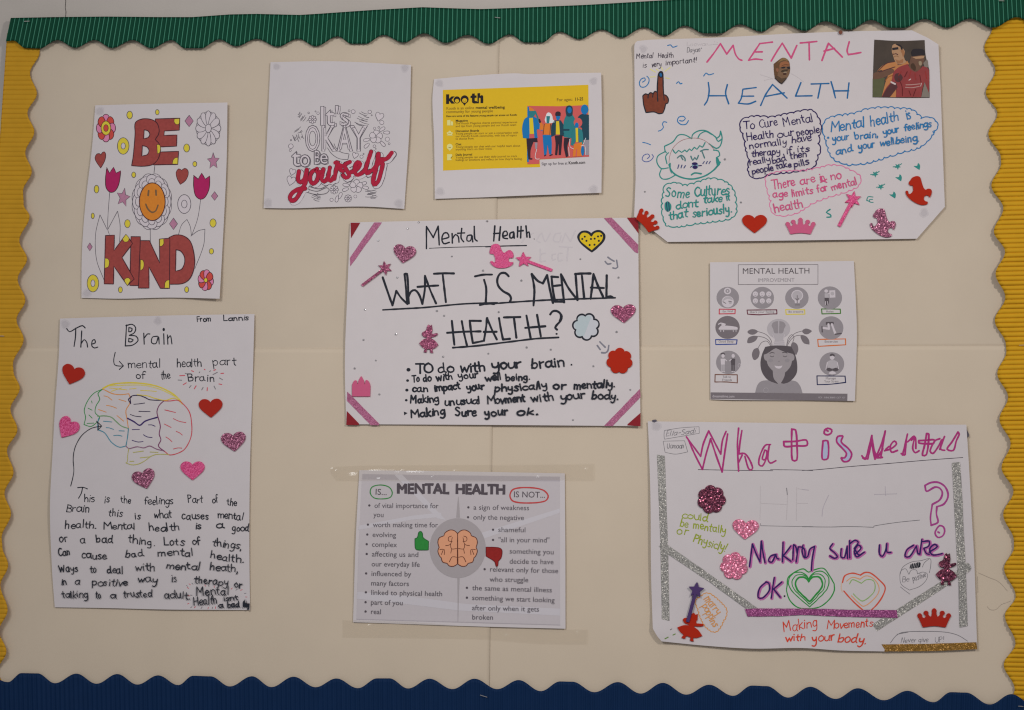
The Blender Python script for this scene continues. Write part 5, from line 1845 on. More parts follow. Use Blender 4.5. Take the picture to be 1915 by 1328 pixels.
# ================================================================== What is Mental ... glitter-taped poster
A9 = (1200, 780, 320 / 1915)
B9 = (1500, 780, 340 / 1915)
C9 = (1200, 990, 320 / 1848)
D9 = (1500, 990, 340 / 1915)
p9 = Page('taped_poster', 'poster with What is Mental in magenta outline letters, framed by silver glitter tape', 'poster',
          edge((*A9, "68,48! 900,58 1890,72"), (*B9, "620,78 1200,80 1730,80! 1752,420 1790,1100"), (*D9, "1812,300 1842,1190! 1845,1262! 860,1286! 400,1276 0,1250"), (*C9, "1200,1288 700,1258 215,1210! 165,1150 120,1070! 102,500"), (*A9, "98,900 80,300")), 2.4,
          [(1225, 1185, 30, 30, 4.0), (1212, 1000, 20, 120, 2.6), (1450, 1214, 120, 16, 2.6), (1822, 900, 22, 120, 1.6), (1700, 792, 60, 12, 1.2), (1215, 800, 20, 20, -.6)], PAPER2, 'posters pinned to the board',
          [(1227, 797, 10)])
MG = ink('magenta_felt_pen', (156, 46, 108), 0.18)
MG2 = ink('violet_magenta_felt_pen', (150, 58, 122), 0.18)
d = Draw(p9, A9)
d.s("500,222 580,330 660,440! 690,300 750,155! 820,290 885,415! 905,260 945,160|515,240 600,430 680,585! 720,420 772,245! 830,420 900,615! 930,400 962,190", 3.30, MG)
d.s("1085,125 1072,300 1085,605|1122,150 1100,290 1090,400|1090,412 1150,408 1200,465 1242,570 1222,592 1195,575 1155,440|1085,510 1125,425", 3.30, MG)
d.s("1442,308 1385,315 1325,430 1312,530 1350,548 1395,460 1430,310 1412,470 1440,516 1502,488|1378,370 1350,470 1385,475 1400,380 1378,370", 3.08, MG)
d.s("1680,135 1678,320 1688,482 1735,482 1738,320 1722,145 1680,138|1590,275 1720,272 1842,258 1850,316 1720,322 1600,328 1590,275", 3.74, MG)
d.F = B9
LB = ink('pale_blue_fill', (160, 164, 188), .03)
d.f("220,255! 215,440! 270,435! 268,255!", LB)
d.s("220,252 214,442 270,436 270,252 220,252|240,135 232,172 265,188 305,170 312,135 270,118 240,135|262,142 272,148", 3.52, MG)
d.f("425,198 370,230 380,290 450,370 480,400 430,440 430,465 500,450 520,385 480,320 420,260", LB)
d.s("425,198 375,205 365,260 420,325 468,385 448,430 415,428|430,205 412,262 485,330 522,390 492,460 435,468 412,432", 3.52, MG)
d.build('what_is_lettering')
d = Draw(p9, B9)
d.s("630,408 665,445 735,195! 745,330 768,442! 830,300 876,148! 850,300 828,430|692,440 738,230! 760,350 792,430! 850,335|640,430 690,440|790,430 845,425", 3.52, MG)
d.s("868,355 940,332 995,282 972,252 930,305 942,370 1004,352|880,340 915,310", 3.30, MG)
d.s("1058,400 1085,290 1110,180|1085,395 1100,230|1045,385 1075,400|1112,262 1182,202 1165,330 1192,376 1232,355|1152,245 1192,212 1198,330", 3.30, MG)
d.s("1312,175 1290,300 1268,402 1310,396 1335,180 1312,175|1230,248 1310,245 1390,240 1386,276 1300,280 1230,272 1230,248", 3.74, MG)
d.s("1450,228 1400,250 1348,358 1378,384 1440,302 1475,235 1460,340 1502,350|1500,205 1450,340|1642,158 1580,260 1528,338 1592,352 1625,250 1655,180 1642,158", 3.30, MG)
d.build('mental_lettering')
d = Draw(p9, B9)
d.s("1295,720 1360,690 1440,690 1510,740 1538,830 1495,915 1420,945! 1415,1020 1430,1108 1360,1140! 1352,1060 1372,920! 1450,872 1478,800 1450,750 1400,738 1310,782 1295,720", 3.52, MG2)
d.F = D9
d.s("1420,-10 1400,40 1430,85 1480,70 1502,20 1490,-25 1450,-40 1420,-10|1432,28 1445,36", 3.30, MG2)
d.build('question_mark_lettering')
d = Draw(p9, A9)
d.s("630,588 1050,596 1470,601|1440,589 1700,592 1915,598", 1.10, DKS)
d.s("1330,1190 1332,1216! 1600,1222 1915,1226", 0.95, PENCIL)
d.s("1330,770 1328,960|1328,960 1324,1150", 0.7, FAINT)
d.s("1625,795 1632,870 1620,1150|1335,965 1620,978|1735,785 1730,1160|1745,800 1870,822|1740,965 1860,965", 0.99, FAINT)
d.s("1622,795 1630,870", 1.32, PENCIL)
d.F = B9
d.s("0,562 130,557 500,522 900,490 1300,455 1695,426", 1.10, DKS)
d.s("0,1155 300,1158 500,1153 755,1161! 758,1148 1000,1110 1240,1085", 1.10, PENCIL)
d.s("280,820 220,960 210,1050|875,730 880,830|760,815 1000,808|0,760 70,770", 0.99, ink('rubbed_pencil', (164, 156, 164), .02))
d.build('pencil_line_drawing')
d = Draw(p9, A9)
d.s("255,150! 450,120 642,108! 645,182! 450,215 255,248! 250,200 255,150", 0.88, PENCIL)
d.s("240,270! 480,265! 515,390! 380,415 262,395! 240,270", 0.88, PENCIL)
d.words([("Ella-Sadi", 268, 218, 600, 182)], 60, 0.97, PENCIL, .3)
d.words([("Uamaan", 285, 352, 475, 346)], 62, 0.86, PENCIL, .1)
d.build('name_lettering')
OLV = ink('olive_felt_pen', (136, 146, 42), 0.15)
d = Draw(p9, A9)
d.words([("could", 452, 1132, 745, 1168)], 86, 2.05, OLV)
d.words([("be", 428, 1225, 522, 1240), ("mentally", 575, 1245, 940, 1305)], 88, 2.05, OLV)
d.F = C9
d.words([("or", 372, 50, 512, 62), ("Physicly!", 555, 132, 905, 245)], 90, 2.05, OLV)
d.build('green_lettering')
HALO = ink('pink_violet_halo', (168, 90, 146), 0.15)
NVY = ink('navy_violet_pen', (40, 28, 84), 0.15)
MS = [(C9, "1165,400 1180,280 1196,160! 1235,260 1278,352! 1285,240 1292,128! 1310,250 1332,360|1452,270 1392,290 1370,340 1405,355 1450,275 1458,310 1480,320|1527,140 1520,350|1612,180 1530,285! 1612,345|1640,165 1632,330|1668,352 1692,190! 1740,195 1762,230 1765,305"),
      (D9, "-78,165 -60,200 -52,260|10,165 0,230 25,300 60,285 82,210 132,178! 118,250 105,330 98,432|322,152 292,200 340,245 372,290 340,305 292,280|412,205 410,290 445,298 475,178! 478,305|500,120 502,300|505,150 555,115 592,135 550,200! 580,250 600,272 655,240|560,262 622,195 592,165 550,230 575,290 655,240"),
      (D9, "815,165 815,260 845,285 880,220 892,150! 895,240 935,242"),
      (D9, "1172,168 1105,215 1085,285 1130,288 1205,175! 1220,255 1240,260|1262,105 1240,262|1265,130 1340,125 1335,175 1282,200! 1310,255 1340,262|1340,240 1425,180 1395,158 1345,205 1365,265 1410,270 1475,255"),
      (C9, "1345,568 1275,635 1258,735 1305,742 1380,655 1372,580 1340,570|1432,520 1415,630 1400,742|1512,570 1425,645! 1495,732")]
d = Draw(p9, C9)
for fr, sp in MS:
    d.F = (fr[0] + 1.0, fr[1] + .8, fr[2])
    d.s(sp, 6.2, HALO)
for fr, sp in MS:
    d.F = fr
    d.s(sp, 2.7, NVY)
d.F = C9
d.c(1543, 721, 10, 10, BLACK)
d.build('reassurance_lettering')


def heart_line(d, x, y, sx, sy, rot, w, m):
    q = place(HEART, x, y, sx, sy, rot)
    n = len(q)
    d.ribbon([(a + 1.0 * noise.noise(Vector((a / 9, b / 9, sx))), b + 1.0 * noise.noise(Vector((a / 9, b / 9, sy + 4)))) for a, b in q + q[:2]], w, m)


GP = ink('green_felt_pen', (42, 130, 58), 0.15)
d = Draw(p9, PX)
heart_line(d, 1513, 1101, 25, 24, -2, 3.4, GP)
heart_line(d, 1513, 1101, 31, 29, -2, 1.8, GP)
heart_line(d, 1513, 1101, 38, 34, -2, 2.0, GP)
d.s("1472,1095 1474,1080 1490,1068 1503,1064 1512,1070 1522,1066 1540,1063 1552,1078 1560,1092! 1560,1105 1550,1122 1530,1136 1495,1137 1478,1124 1471,1105 1472,1095", 2.20, GP)
d.build('heart_drawing', 'green heart of many outlines')
d = Draw(p9, D9)
d.s("425,560 450,490 530,462 615,482! 660,455 720,460 820,540 875,610 850,700 790,790 730,850|440,650 500,720 570,790 640,850 665,870", 2.64, ink('orange_red_felt_pen', (190, 74, 54), .12))
d.s("470,545 530,505 610,525! 670,490 740,510 800,580 810,650 760,730 650,810 590,770 520,700", 1.76, ink('pale_orange_felt_pen', (204, 142, 100), .1))
d.s("500,575 530,530 625,568! 680,530 750,540 770,600 750,670 640,755 580,720 540,680", 1.76, ink('light_green_felt_pen', (130, 160, 96), .2))
d.s("415,570 412,620 425,660", 1.65, ink('pale_peach_felt_pen', (196, 164, 140), .1))
d.build('heart_drawing', 'orange and green heart outlines')
d = Draw(p9, D9)
d.s("1130,640 1045,580 1030,500 1040,440 1090,415 1125,475! 1150,430 1205,430 1215,470! 1270,450 1320,470 1310,530 1240,600 1130,640|1035,605 1090,650 1138,684|1030,480 1060,400 1150,345 1250,330 1350,310 1355,380 1340,460|1265,400 1290,350 1340,310", 0.99, PENCIL)
d.words([("Be", 1050, 555, 1130, 550), ("positive", 1168, 545, 1310, 500)], 62, 0.97, PENCIL, .15)
d.s("1138,408 1148,372|1155,410 1165,365|1172,408 1185,362|1190,405 1203,358|1208,402 1220,352|1225,400 1238,352|1238,392 1244,360", 2.20, BLACK)
d.build('pencil_heart_drawing')
OP = ink('orange_felt_pen', (198, 136, 76), 0.15)
d = Draw(p9, C9)
d.cloud("655,715 700,690 770,720 850,790 910,860 912,930 880,985 850,1050 800,1105 740,1090 680,1030 640,960 610,860 580,770 610,750", 30, 1.8, 1.5, OP)
d.words([("marry", 672, 752, 810, 925)], 92, 1.73, OP)
d.words([("poppins", 648, 826, 778, 1062)], 84, 1.73, OP)
d.build('orange_speech_bubble')
RP2 = ink('red_orange_felt_pen', (190, 62, 44), 0.15)
d = Draw(p9, C9)
d.w("Making", 1535, 1112, 1902, 1052, 108, 1.9, RP2, .1)
d.w("with", 1556, 1215, 1768, 1196, 76, 2.2, RP2, .1)
d.F = D9
d.w("Movements", 262, 1048, 742, 1024, 88, 1.9, RP2, .1)
d.w("your", 104, 1192, 346, 1158, 92, 2.2, RP2, .15)
d.w("body.", 372, 1185, 676, 1204, 94, 2.2, RP2, .2)
d.build('red_lettering')
d = Draw(p9, D9)
d.words([("Never", 1040, 1196, 1200, 1190), ("give", 1222, 1192, 1330, 1190), ("UP!", 1398, 1198, 1500, 1178)], 56, 0.97, PENCIL, .15)
d.s("930,1197 990,1120 1060,1085 1250,1075 1500,1082 1640,1115 1745,1178|1000,1105 1120,1082", 1.10, PENCIL)
d.build('pencil_lettering')
d = Draw(p9, C9)
d.s("252,1182 285,1165|338,1142 362,1130", 1.98, ink('leaf_green_pen', (104, 130, 70)))
d.s("310,1085 326,1075", 1.76, PENCIL)
d.build('fleck_drawing')

# ================================================================== photo cut-outs glued on the bubble poster
PHBG = mat('photo_dark_stand', (53, 43, 36), 0.45, 0.35, 0.45, 60)
PHG = mat('photo_grass', (67, 68, 41), 0.45, 0.35, 0.2, 120)
SK1 = mat('photo_skin_light', (142, 108, 80), 0.45, 0.35, 0.12, 140)
SK2 = mat('photo_skin_deep', (84, 56, 41), 0.45, 0.35, 0.2, 140)
ORJ = mat('photo_orange_shirt', (152, 98, 54), 0.45, 0.35, 0.12, 120)
RDJ = mat('photo_red_shirt', (114, 36, 37), 0.45, 0.35, 0.22, 110)
RDD = mat('photo_dark_red', (61, 24, 27), 0.45, 0.35, 0.2, 140)
BLK = mat('photo_black_scribble', (25, 18, 24), 0.5, 0.3, 0.2)
WHT = mat('photo_white_mark', (168, 154, 151), 0.45, 0.35, 0.05)
GRYP = mat('photo_grey_sleeve', (101, 92, 84), 0.45, 0.35, 0.1)


class Photo(Page):
    """a cut-out lying on another page"""
    def __init__(self, name, label, cat, out, on, base_mat):
        self.on = on
        cx = sum(p[0] for p in out) / len(out)
        cy = sum(p[1] for p in out) / len(out)
        self.root = tag(empty(name, at(cx, cy, on.h(cx, cy))), label, cat)
        solid('print', on, [out], 0.0003, base_mat, None, None, None, 0.0003, 0.00005, parent=self.root)

    def h(self, x, y):
        return self.on.h(x, y) + 0.0006


def fr(frame, spec):
    P, C = parse(spec)
    return outline([(frame[0] + x * frame[2], frame[1] + y * frame[2]) for x, y in P], C)


ph = Photo('player_photo', 'square cut-out photo of two footballers with their eyes scribbled over in black', 'photo',
           fr(B4F, "1020,150! 1300,165 1600,155! 1612,330 1655,500! 1658,820! 1400,822 1000,815! 1008,480"), p4, PHBG)
d = Draw(ph, B4F)
d.f("1002,600! 1140,590! 1130,700 1105,812! 1000,812!", PHG)
d.build('pitch')
d = Draw(ph, B4F, 0.0001)
d.f("1050,520 1130,440 1250,405! 1400,395! 1420,430! 1300,560 1275,700 1270,815! 1105,812! 1150,640 1180,560! 1100,500", ORJ)
d.f("1010,540 1080,520 1200,480 1250,500 1240,530 1120,590 1010,610!", SK2)
d.s("1060,515 1160,425 1250,405|1080,525 1180,490 1258,465|1290,440 1340,430 1390,395", 1.6, RDD)
d.f("1230,215 1265,198 1310,208 1345,245 1375,290 1355,320! 1372,380 1390,410 1290,435 1250,380! 1235,330 1222,290", SK1)
d.f("1262,200 1310,205 1345,240 1350,285! 1330,270! 1320,235!", BLK)
d.f("1225,245! 1295,235! 1300,262! 1228,272!", BLK)
d.s("1240,320 1270,312 1290,325", 1.6, RDD)
d.c(1358, 302, 14, 20, SK1)
d.s("1248,350 1262,340 1290,342 1300,352|1240,300 1232,318", 1.2, mat('photo_face_shade', (118, 82, 58), .5, .1))
d.f("1322,275! 1345,262 1368,290 1366,330 1350,350! 1340,310!", mat('photo_skin_ruddy', (132, 90, 62), .5, .1, .15, 150))
d.f("1262,375! 1310,392 1350,372 1352,415! 1290,432!", mat('photo_skin_ruddy', (132, 90, 62), .5, .1))
d.s("1150,620 1185,580 1240,560|1165,700 1215,650|1190,790 1225,700", 1.4, mat('photo_orange_fold', (128, 78, 40), .5, .1))
d.build('player', 'player in an orange shirt')
d = Draw(ph, B4F, 0.0004)
d.f("1440,560 1420,470 1435,380 1455,330 1560,320 1600,370 1585,420 1555,470! 1545,500 1500,520", SK2)
d.f("1445,300 1465,262 1530,255 1595,270 1605,330! 1575,310! 1450,320!", BLK)
d.f("1450,318! 1590,290! 1592,325! 1452,345!", BLK)
d.f("1455,350! 1600,335! 1590,362 1500,372!", SK1)
d.c(1550, 425, 18, 24, mat('photo_beard_light', (129, 113, 89), .5, .3))
d.f("1585,420! 1630,380 1645,470! 1600,470!", GRYP)
d.f("1405,430! 1440,490 1500,522 1545,495! 1580,455! 1640,480 1656,560! 1652,770! 1600,640! 1575,720 1562,815! 1270,815! 1278,690! 1262,640! 1180,770 1155,812! 1105,812! 1150,720 1220,620 1240,530 1300,470", RDJ)
d.f("1262,640 1290,700! 1200,812! 1110,812! 1160,720 1220,650", RDD)
d.f("1600,640! 1652,770! 1655,815! 1562,815!", GRYP)
d.f("1270,540 1320,545 1350,590 1310,640 1265,630 1250,580", RDD)
d.s("1215,640 1260,662", 3.2, WHT)
d.s("1420,618 1440,605", 1.4, WHT)
d.s("1385,672 1450,670 1550,660|1380,700 1450,705 1540,690", 1.5, mat('photo_shirt_letters', (146, 111, 106), .5, .3))
d.s("1565,650 1555,690", 1.0, WHT)
FOLD = mat('photo_red_fold', (82, 28, 30), .5, .1, .2)
LITE = mat('photo_red_bright', (120, 42, 40), .5, .1, .2)
d.s("1300,600 1340,690 1345,800|1420,740 1440,790|1500,720 1470,800|1545,560 1560,640|1400,520 1370,580", 1.6, FOLD)
d.s("1440,520 1420,590|1490,540 1500,610|1330,520 1300,560|1610,520 1625,600", 1.8, LITE)
d.f("1440,440 1470,420 1500,470 1490,510 1450,480", mat('photo_beard_dark', (62, 46, 36), .5, .1, .2, 200))
d.f("1530,405 1562,398 1568,440 1545,450", mat('photo_mouth_grey', (128, 112, 92), .5, .1))
d.build('player', 'player in a red shirt')

H4 = (1410, 90, 110 / 1182)
hd = Photo('head_photo', 'small cut-out photo of a head with the eyes scribbled over', 'photo',
           fr(H4, "395,320! 470,260 570,195 640,205 700,260 720,340 722,470 690,560 650,620! 560,728! 500,692 422,610! 410,540 400,430"), p4, mat('photo_short_hair', (84, 60, 42), .5, .1, .3, 300))
d = Draw(hd, H4)
d.f("510,390 520,300 600,262 690,275 716,340 714,470 690,560 640,622 560,690 480,650 470,560 490,480", mat('photo_face', (100, 76, 58), .5, .1, .2, 300))
d.f("520,310 600,268 690,280 712,340 706,362 540,378 518,390", mat('photo_forehead', (124, 80, 54), .5, .1, .15, 300))
d.f("560,205 640,208 695,262 620,245 540,262 480,300", mat('photo_hair_light', (112, 88, 58), .5, .1, .2, 300))
d.f("440,412 492,408 490,470 462,482", mat('photo_ear', (116, 76, 58), .5, .1, .15, 300))
d.f("425,570 480,560 560,612 640,590 640,625 560,712 490,665", mat('photo_neck', (72, 56, 44), .5, .1, .2, 300))
d.f("538,398 590,372 632,378 622,402 570,410", BLK)
d.f("655,388 720,372 720,420 680,416", BLK)
d.s("560,350 620,335 700,340", 1.0, mat('photo_face_line', (52, 34, 28), .5, .1))
d.f("540,462 600,432 700,432 650,468 560,484", mat('photo_shade_brown', (58, 46, 36), .5, .1, .2, 300))
d.f("588,488 640,470 664,500 600,502", mat('photo_cheek', (122, 106, 88), .5, .1, .15, 300))
d.f("580,514 640,500 656,526 600,538", mat('photo_mouth_dark', (56, 34, 30), .5, .1))
d.s("424,606 490,668 556,718! 640,628 652,602", 1.6, BLK)
d.build('face')

# ================================================================== foam stickers
FRED = mat('foam_orange_red', (142, 30, 13), 0.6, 0.10, 0.04, 200, 0.15, 900)
FRED2 = mat('foam_red', (136, 30, 20), 0.6, 0.10, 0.04, 200, 0.15, 900)
FPNK = mat('foam_pink', (164, 74, 104), 0.6, 0.1, 0.05, 200, 0.15, 900)
FPUR = mat('foam_purple', (58, 38, 82), 0.55, 0.3, 0.06, 200, 0.15, 900)
GHOT = glitter('glitter_hot_pink', (164, 38, 88), (190, 80, 124), 1100, 0.45, 0.15, 0.5)
GMAU = glitter('glitter_mauve', (88, 36, 58), (166, 104, 130), 950, 0.3, 0.35, 0.9)
GMAU2 = glitter('glitter_dusky_mauve', (104, 44, 70), (154, 84, 110), 900, 0.3, 0.4, 0.8)
GDRK = glitter('glitter_dark_mauve', (50, 16, 34), (140, 70, 92), 800, 0.22, 0.55, 1.1)
GROS = glitter('glitter_rose', (164, 72, 100), (198, 124, 146), 800, 0.3, 0.3, 0.8)
GSIL = glitter('glitter_silver', (104, 101, 98), (146, 143, 139), 1050, 0.38, 0.3, 0.6)
GPUR = glitter('glitter_magenta', (104, 40, 84), (142, 72, 120), 1050, 0.36, 0.25, 0.6)
GGLD = glitter('glitter_gold', (100, 70, 22), (138, 102, 40), 1050, 0.36, 0.35, 0.6)
GPKT = glitter('glitter_pink_tape', (126, 60, 90), (146, 86, 114), 1150, 0.42, 0.15, 0.5)
FEDG = mat('foam_side_dark', (110, 40, 60), 0.7, 0.2)
TH = 0.0019


def sticker(name, page, shape, x, y, sx, sy, rot, m, label, cat, group, t=TH):
    return solid(name, page, [place(shape, x, y, sx, sy, rot)], t, m, label, cat, group)


HG = 'foam heart stickers'
sticker('heart_sticker', p7, HEART, 135.5, 701, 21, 18, 18, FRED2, 'plain red foam heart above the pink one on the left side of the brain poster', 'heart sticker', HG)
sticker('heart_sticker', p7, HEART, 394, 763, 21.5, 17.5, -2, FRED2, 'plain red foam heart to the right of the drawn brain', 'heart sticker', HG)
sticker('heart_sticker', p7, HEART, 126, 801, 19, 20, 32, GHOT, 'hot pink glitter heart beside the arrow line left of the drawn brain', 'heart sticker', HG)
sticker('heart_sticker', p7, HEART, 437, 826, 22.5, 18, -6, GMAU, 'mauve glitter heart near the right edge of the brain poster', 'heart sticker', HG)
sticker('heart_sticker', p7, HEART, 269.5, 896, 21, 18, -16, GMAU, 'mauve glitter heart directly below the drawn brain', 'heart sticker', HG)
sticker('heart_sticker', p7, HEART, 360, 880, 22, 17.5, 0, GHOT, 'hot pink glitter heart right of the mauve heart below the brain', 'heart sticker', HG)
sticker('heart_sticker', p5, HEART, 756, 475, 20.5, 17, 10, GMAU, 'mauve glitter heart beside the mauve wand at the top left of the question poster', 'heart sticker', HG)
sticker('heart_sticker', p5, HEART, 1166, 586.5, 22.5, 17, -4, GMAU2, 'dusky mauve glitter heart above the orange flower on the question poster', 'heart sticker', HG)
sticker('heart_sticker', p4, HEART, 1411, 418.5, 22.5, 17, 0, FRED, 'bright red foam heart between two crowns on the bubble poster', 'heart sticker', HG)
sticker('heart_sticker', p9, HEART, 1394, 990, 24, 18.5, 4, GROS, 'pale pink glitter heart above the pink glitter flower on the taped poster', 'heart sticker', HG)
CG = 'foam crown stickers'
sticker('crown_sticker', p4, CROWN, 1212, 412, 25, 14.5, 47, FRED, 'orange red foam crown tilted across the cut corner of the bubble poster', 'crown sticker', CG)
sticker('crown_sticker', p4, CROWN, 1497, 422.5, 27.5, 15, 0, FPNK, 'pink foam crown along the bottom of the bubble poster', 'crown sticker', CG)
sticker('crown_sticker', p9, CROWN, 1747, 1155.5, 31, 17.5, 0, FRED2, 'red foam crown above the gold tape on the taped poster', 'crown sticker', CG)
sticker('castle_sticker', p5, CASTLE, 675.5, 722.5, 16.5, 18.5, 0, FPNK, 'small pink foam castle near the lower left corner of the question poster', 'castle sticker', None)
RG = 'rocking horse stickers'
sticker('rocking_horse_sticker', p4, ROCKER, 1718, 356.5, 24, 26.5, 0, FRED, 'orange red rocking horse at the right edge of the bubble poster', 'horse sticker', RG)
sticker('rocking_horse_sticker', p4, ROCKER, 1651, 417, 23.5, 26.5, 0, GMAU, 'mauve glitter rocking horse on the bottom of the bubble poster', 'horse sticker', RG)
solid('rocking_horse_sticker', p5, [fr(B5, '60,380 110,360 150,375 165,410 185,450 210,470 240,450 270,435 300,450 318,490 310,525 270,520! 258,545 262,570 290,582! 315,580 300,610 250,635 190,645 120,640 70,610 45,575 60,565 90,585! 105,575 108,545 100,510 80,475! 45,475 38,455 50,410')], TH, GHOT, 'hot pink glitter rocking horse under the heading of the question poster', 'horse sticker', RG)
FG = 'foam flower stickers'
solid('flower_sticker', p5, [flower_pts(1158.5, 675, 24, 7, .26, .2)], TH, FRED, 'plain orange red foam flower on the right of the question poster', 'flower sticker', FG)
solid('flower_sticker', p9, [flower_pts(1330.5, 934, 25, 7, .1, .2)], 0.0028, GDRK, 'dark mauve glitter flower on the taped poster', 'flower sticker', FG, bevel=0.0016)
solid('flower_sticker', p9, [flower_pts(1373, 1058.5, 25, 7, .35, .2)], 0.0024, GROS, 'pale pink glitter flower on the taped poster', 'flower sticker', FG, bevel=0.0010)
WG = 'star wand stickers'
solid('wand_sticker', p5, [wand_pts(720, 501.5, 13, 677, 534, 4.2, -38, 6)], TH, GMAU2, 'mauve glitter star wand at the top left of the question poster', 'wand sticker', WG)
solid('wand_sticker', p5, [wand_pts(979, 486, 14.5, 1032, 505.5, 4.4, -92)], TH, GHOT, 'hot pink star wand beside the pink rocking horse', 'wand sticker', WG)
solid('wand_sticker', p4, [wand_pts(1595, 373, 15.5, 1569, 423, 5.2, -80, 6)], TH, GHOT, 'pink star wand between pink crown and glitter horse on the bubble poster', 'wand sticker', WG)
prn = sticker('princess_sticker', p9, PRINCESS, 1293, 1172, 24, 25.5, 18, FRED, 'orange red foam princess upside of the corner flecks, holding the purple wand', 'princess sticker', 'foam princess stickers')
prn['label'] = 'plain orange red foam princess at the foot of the purple wand'
solid('wand_sticker', p9, [wand_pts(1302, 1103.5, 15, 1286, 1163, 5.2, -84, 5)], TH, FPUR, 'plain purple star wand overlapping the orange red princess', 'wand sticker', WG, lift=0.0023)
sticker('princess_sticker', p5, PRINCESS, 802.5, 633.5, 17.5, 26, 4, GMAU2, 'mauve glitter princess to the left of the word HEALTH', 'princess sticker', 'foam princess stickers')

# ================================================================== glitter tapes and corner patches
TG = 'glitter tape strips'


def tp(frame, spec):
    return [(frame[0] + float(t.split(',')[0]) * frame[2], frame[1] + float(t.split(',')[1]) * frame[2]) for t in spec.split()]


def mixq(*b):
    q = []
    for fr_, sp in b:
        q += tp(fr_, sp)
    return q


def tape(page, q, m, label, lift=0.0002):
    return strip_quads('glitter_tape', page, q, 0.0003, m, label, 'glitter tape', TG, lift, 0.25)


tape(p5, tp(A5, "395,107 490,107 100,645 95,545"), GPKT, 'pink glitter tape across the top left corner of the question poster')
tape(p5, tp(B5, "1400,52 1492,46 1808,368 1807,470 1770,458"), GPKT, 'pink glitter tape across the top right corner of the question poster')
tape(p5, tp(C5, "58,862 420,1225 405,1242 322,1238 53,962"), GPKT, 'pink glitter tape across the bottom left corner of the question poster')
tape(p5, tp(D5, "1730,830 1738,922 1422,1248 1325,1248"), GPKT, 'pink glitter tape across the bottom right corner of the question poster')
RCP = mat('dark_red_felt_patch', (112, 24, 32), 0.7, 0.2, 0.12, 300, 0.3, 900)
for q, lb in ((tp(A5, "104,110 222,110 108,300"), 'top left'), (tp(B5, "1675,46 1808,45 1815,236"), 'top right'), (tp(C5, "52,1080 190,1222 182,1238 46,1236"), 'bottom left'), (tp(D5, "1738,1100 1737,1250 1590,1240 1592,1228"), 'bottom right')):
    strip_quads('corner_patch', p5, q, 0.0004, RCP, 'dark red triangle patch on the ' + lb + ' corner of the question poster', 'corner patch', 'dark red corner patches', 0.0002)
tape(p9, mixq((A9, "172,420 258,434"), (C9, "278,30 284,200 292,600 300,988 218,968 212,600 204,250 198,30")), GSIL, 'silver glitter tape upright along the left side of the taped poster')
tape(p9, tp(C9, "185,180 290,175 770,510 1250,850 1245,862 1130,858 700,545 275,262"), GSIL, 'silver glitter tape sloping down from the left upright to the magenta strip', 0.0006)
tape(p9, mixq((D9, "740,1003 830,945 990,850 1470,545 1640,428 1645,500 1520,600 1010,930 790,1072")), GSIL, 'silver glitter tape sloping down from the right upright to the magenta strip')
tape(p9, mixq((B9, "1578,482 1662,474 1690,900"), (D9, "1700,0 1722,365 1742,1016 1658,1032 1650,600 1616,0")), GSIL, 'silver glitter tape upright along the right side of the taped poster', 0.0006)
tape(p9, tp(D9, "1722,358 1750,352 1782,400 1770,430 1735,462 1724,440"), GSIL, 'torn scrap of silver glitter tape sticking out of the right upright', 0.0010)
tape(p9, mixq((C9, "1115,860 1250,856 1848,856"), (D9, "500,848 995,850 1008,932 400,918 0,900"), (C9, "1500,938 1145,941 1128,900")), GPUR, 'magenta glitter tape strip lying level under the two hearts', 0.0010)
tape(p9, tp(D9, "836,1212 1300,1208 1836,1190 1846,1262 1400,1282 868,1287 872,1265"), GGLD, 'gold glitter tape along the bottom right edge of the taped poster')

sticker('princess_sticker', p9, PRINCESS, 1770.5, 1064.5, 19.5, 29.5, 4, GDRK, 'dark mauve glitter princess overlapping the silver tape on the right', 'princess sticker', 'foam princess stickers', 0.0024)

# ================================================================== clear sticky tape over the grey print
CLR = bpy.data.materials.new('clear_sticky_tape')
CLR.use_nodes = True
nt = CLR.node_tree
nt.nodes.remove(nt.nodes['Principled BSDF'])
film = nt.nodes.new('ShaderNodeBsdfTransparent')
film.inputs['Color'].default_value = (0.992, 0.985, 0.97, 1)
haze_ = nt.nodes.new('ShaderNodeBsdfDiffuse')
haze_.inputs['Color'].default_value = (0.68, 0.62, 0.54, 1)
mix1 = nt.nodes.new('ShaderNodeMixShader')
mix1.inputs[0].default_value = 0.07
gl_ = nt.nodes.new('ShaderNodeBsdfGlossy')
gl_.inputs['Roughness'].default_value = 0.12
gl_.inputs['Color'].default_value = (1, 1, 1, 1)
mix2 = nt.nodes.new('ShaderNodeMixShader')
mix2.inputs[0].default_value = 0.03
nt.links.new(film.outputs[0], mix1.inputs[1])
nt.links.new(haze_.outputs[0], mix1.inputs[2])
nt.links.new(mix1.outputs[0], mix2.inputs[1])
nt.links.new(gl_.outputs[0], mix2.inputs[2])
nt.links.new(mix2.outputs[0], nt.nodes['Material Output'].inputs['Surface'])
WRINKLES = [(620.5, 877, 3.0, 4.0, 1.3), (628, 884, 2.5, 3.5, 1.2), (680, 871, 5, 2.2, 1.0), (752, 883, 4, 2.4, 1.2), (708, 897, 2.6, 2.6, 1.0), (813, 893, 4.5, 2.2, 1.2), (851, 882, 3, 2, 1.0),
            (904, 884, 4, 2, .9), (1098, 880, 4, 6, .9), (1010, 892, 6, 2, .8), (660, 890, 14, 5, .8), (1080, 1185, 5, 4, 1.0), (690, 1172, 6, 3, .8), (950, 1190, 8, 2.5, .9)]


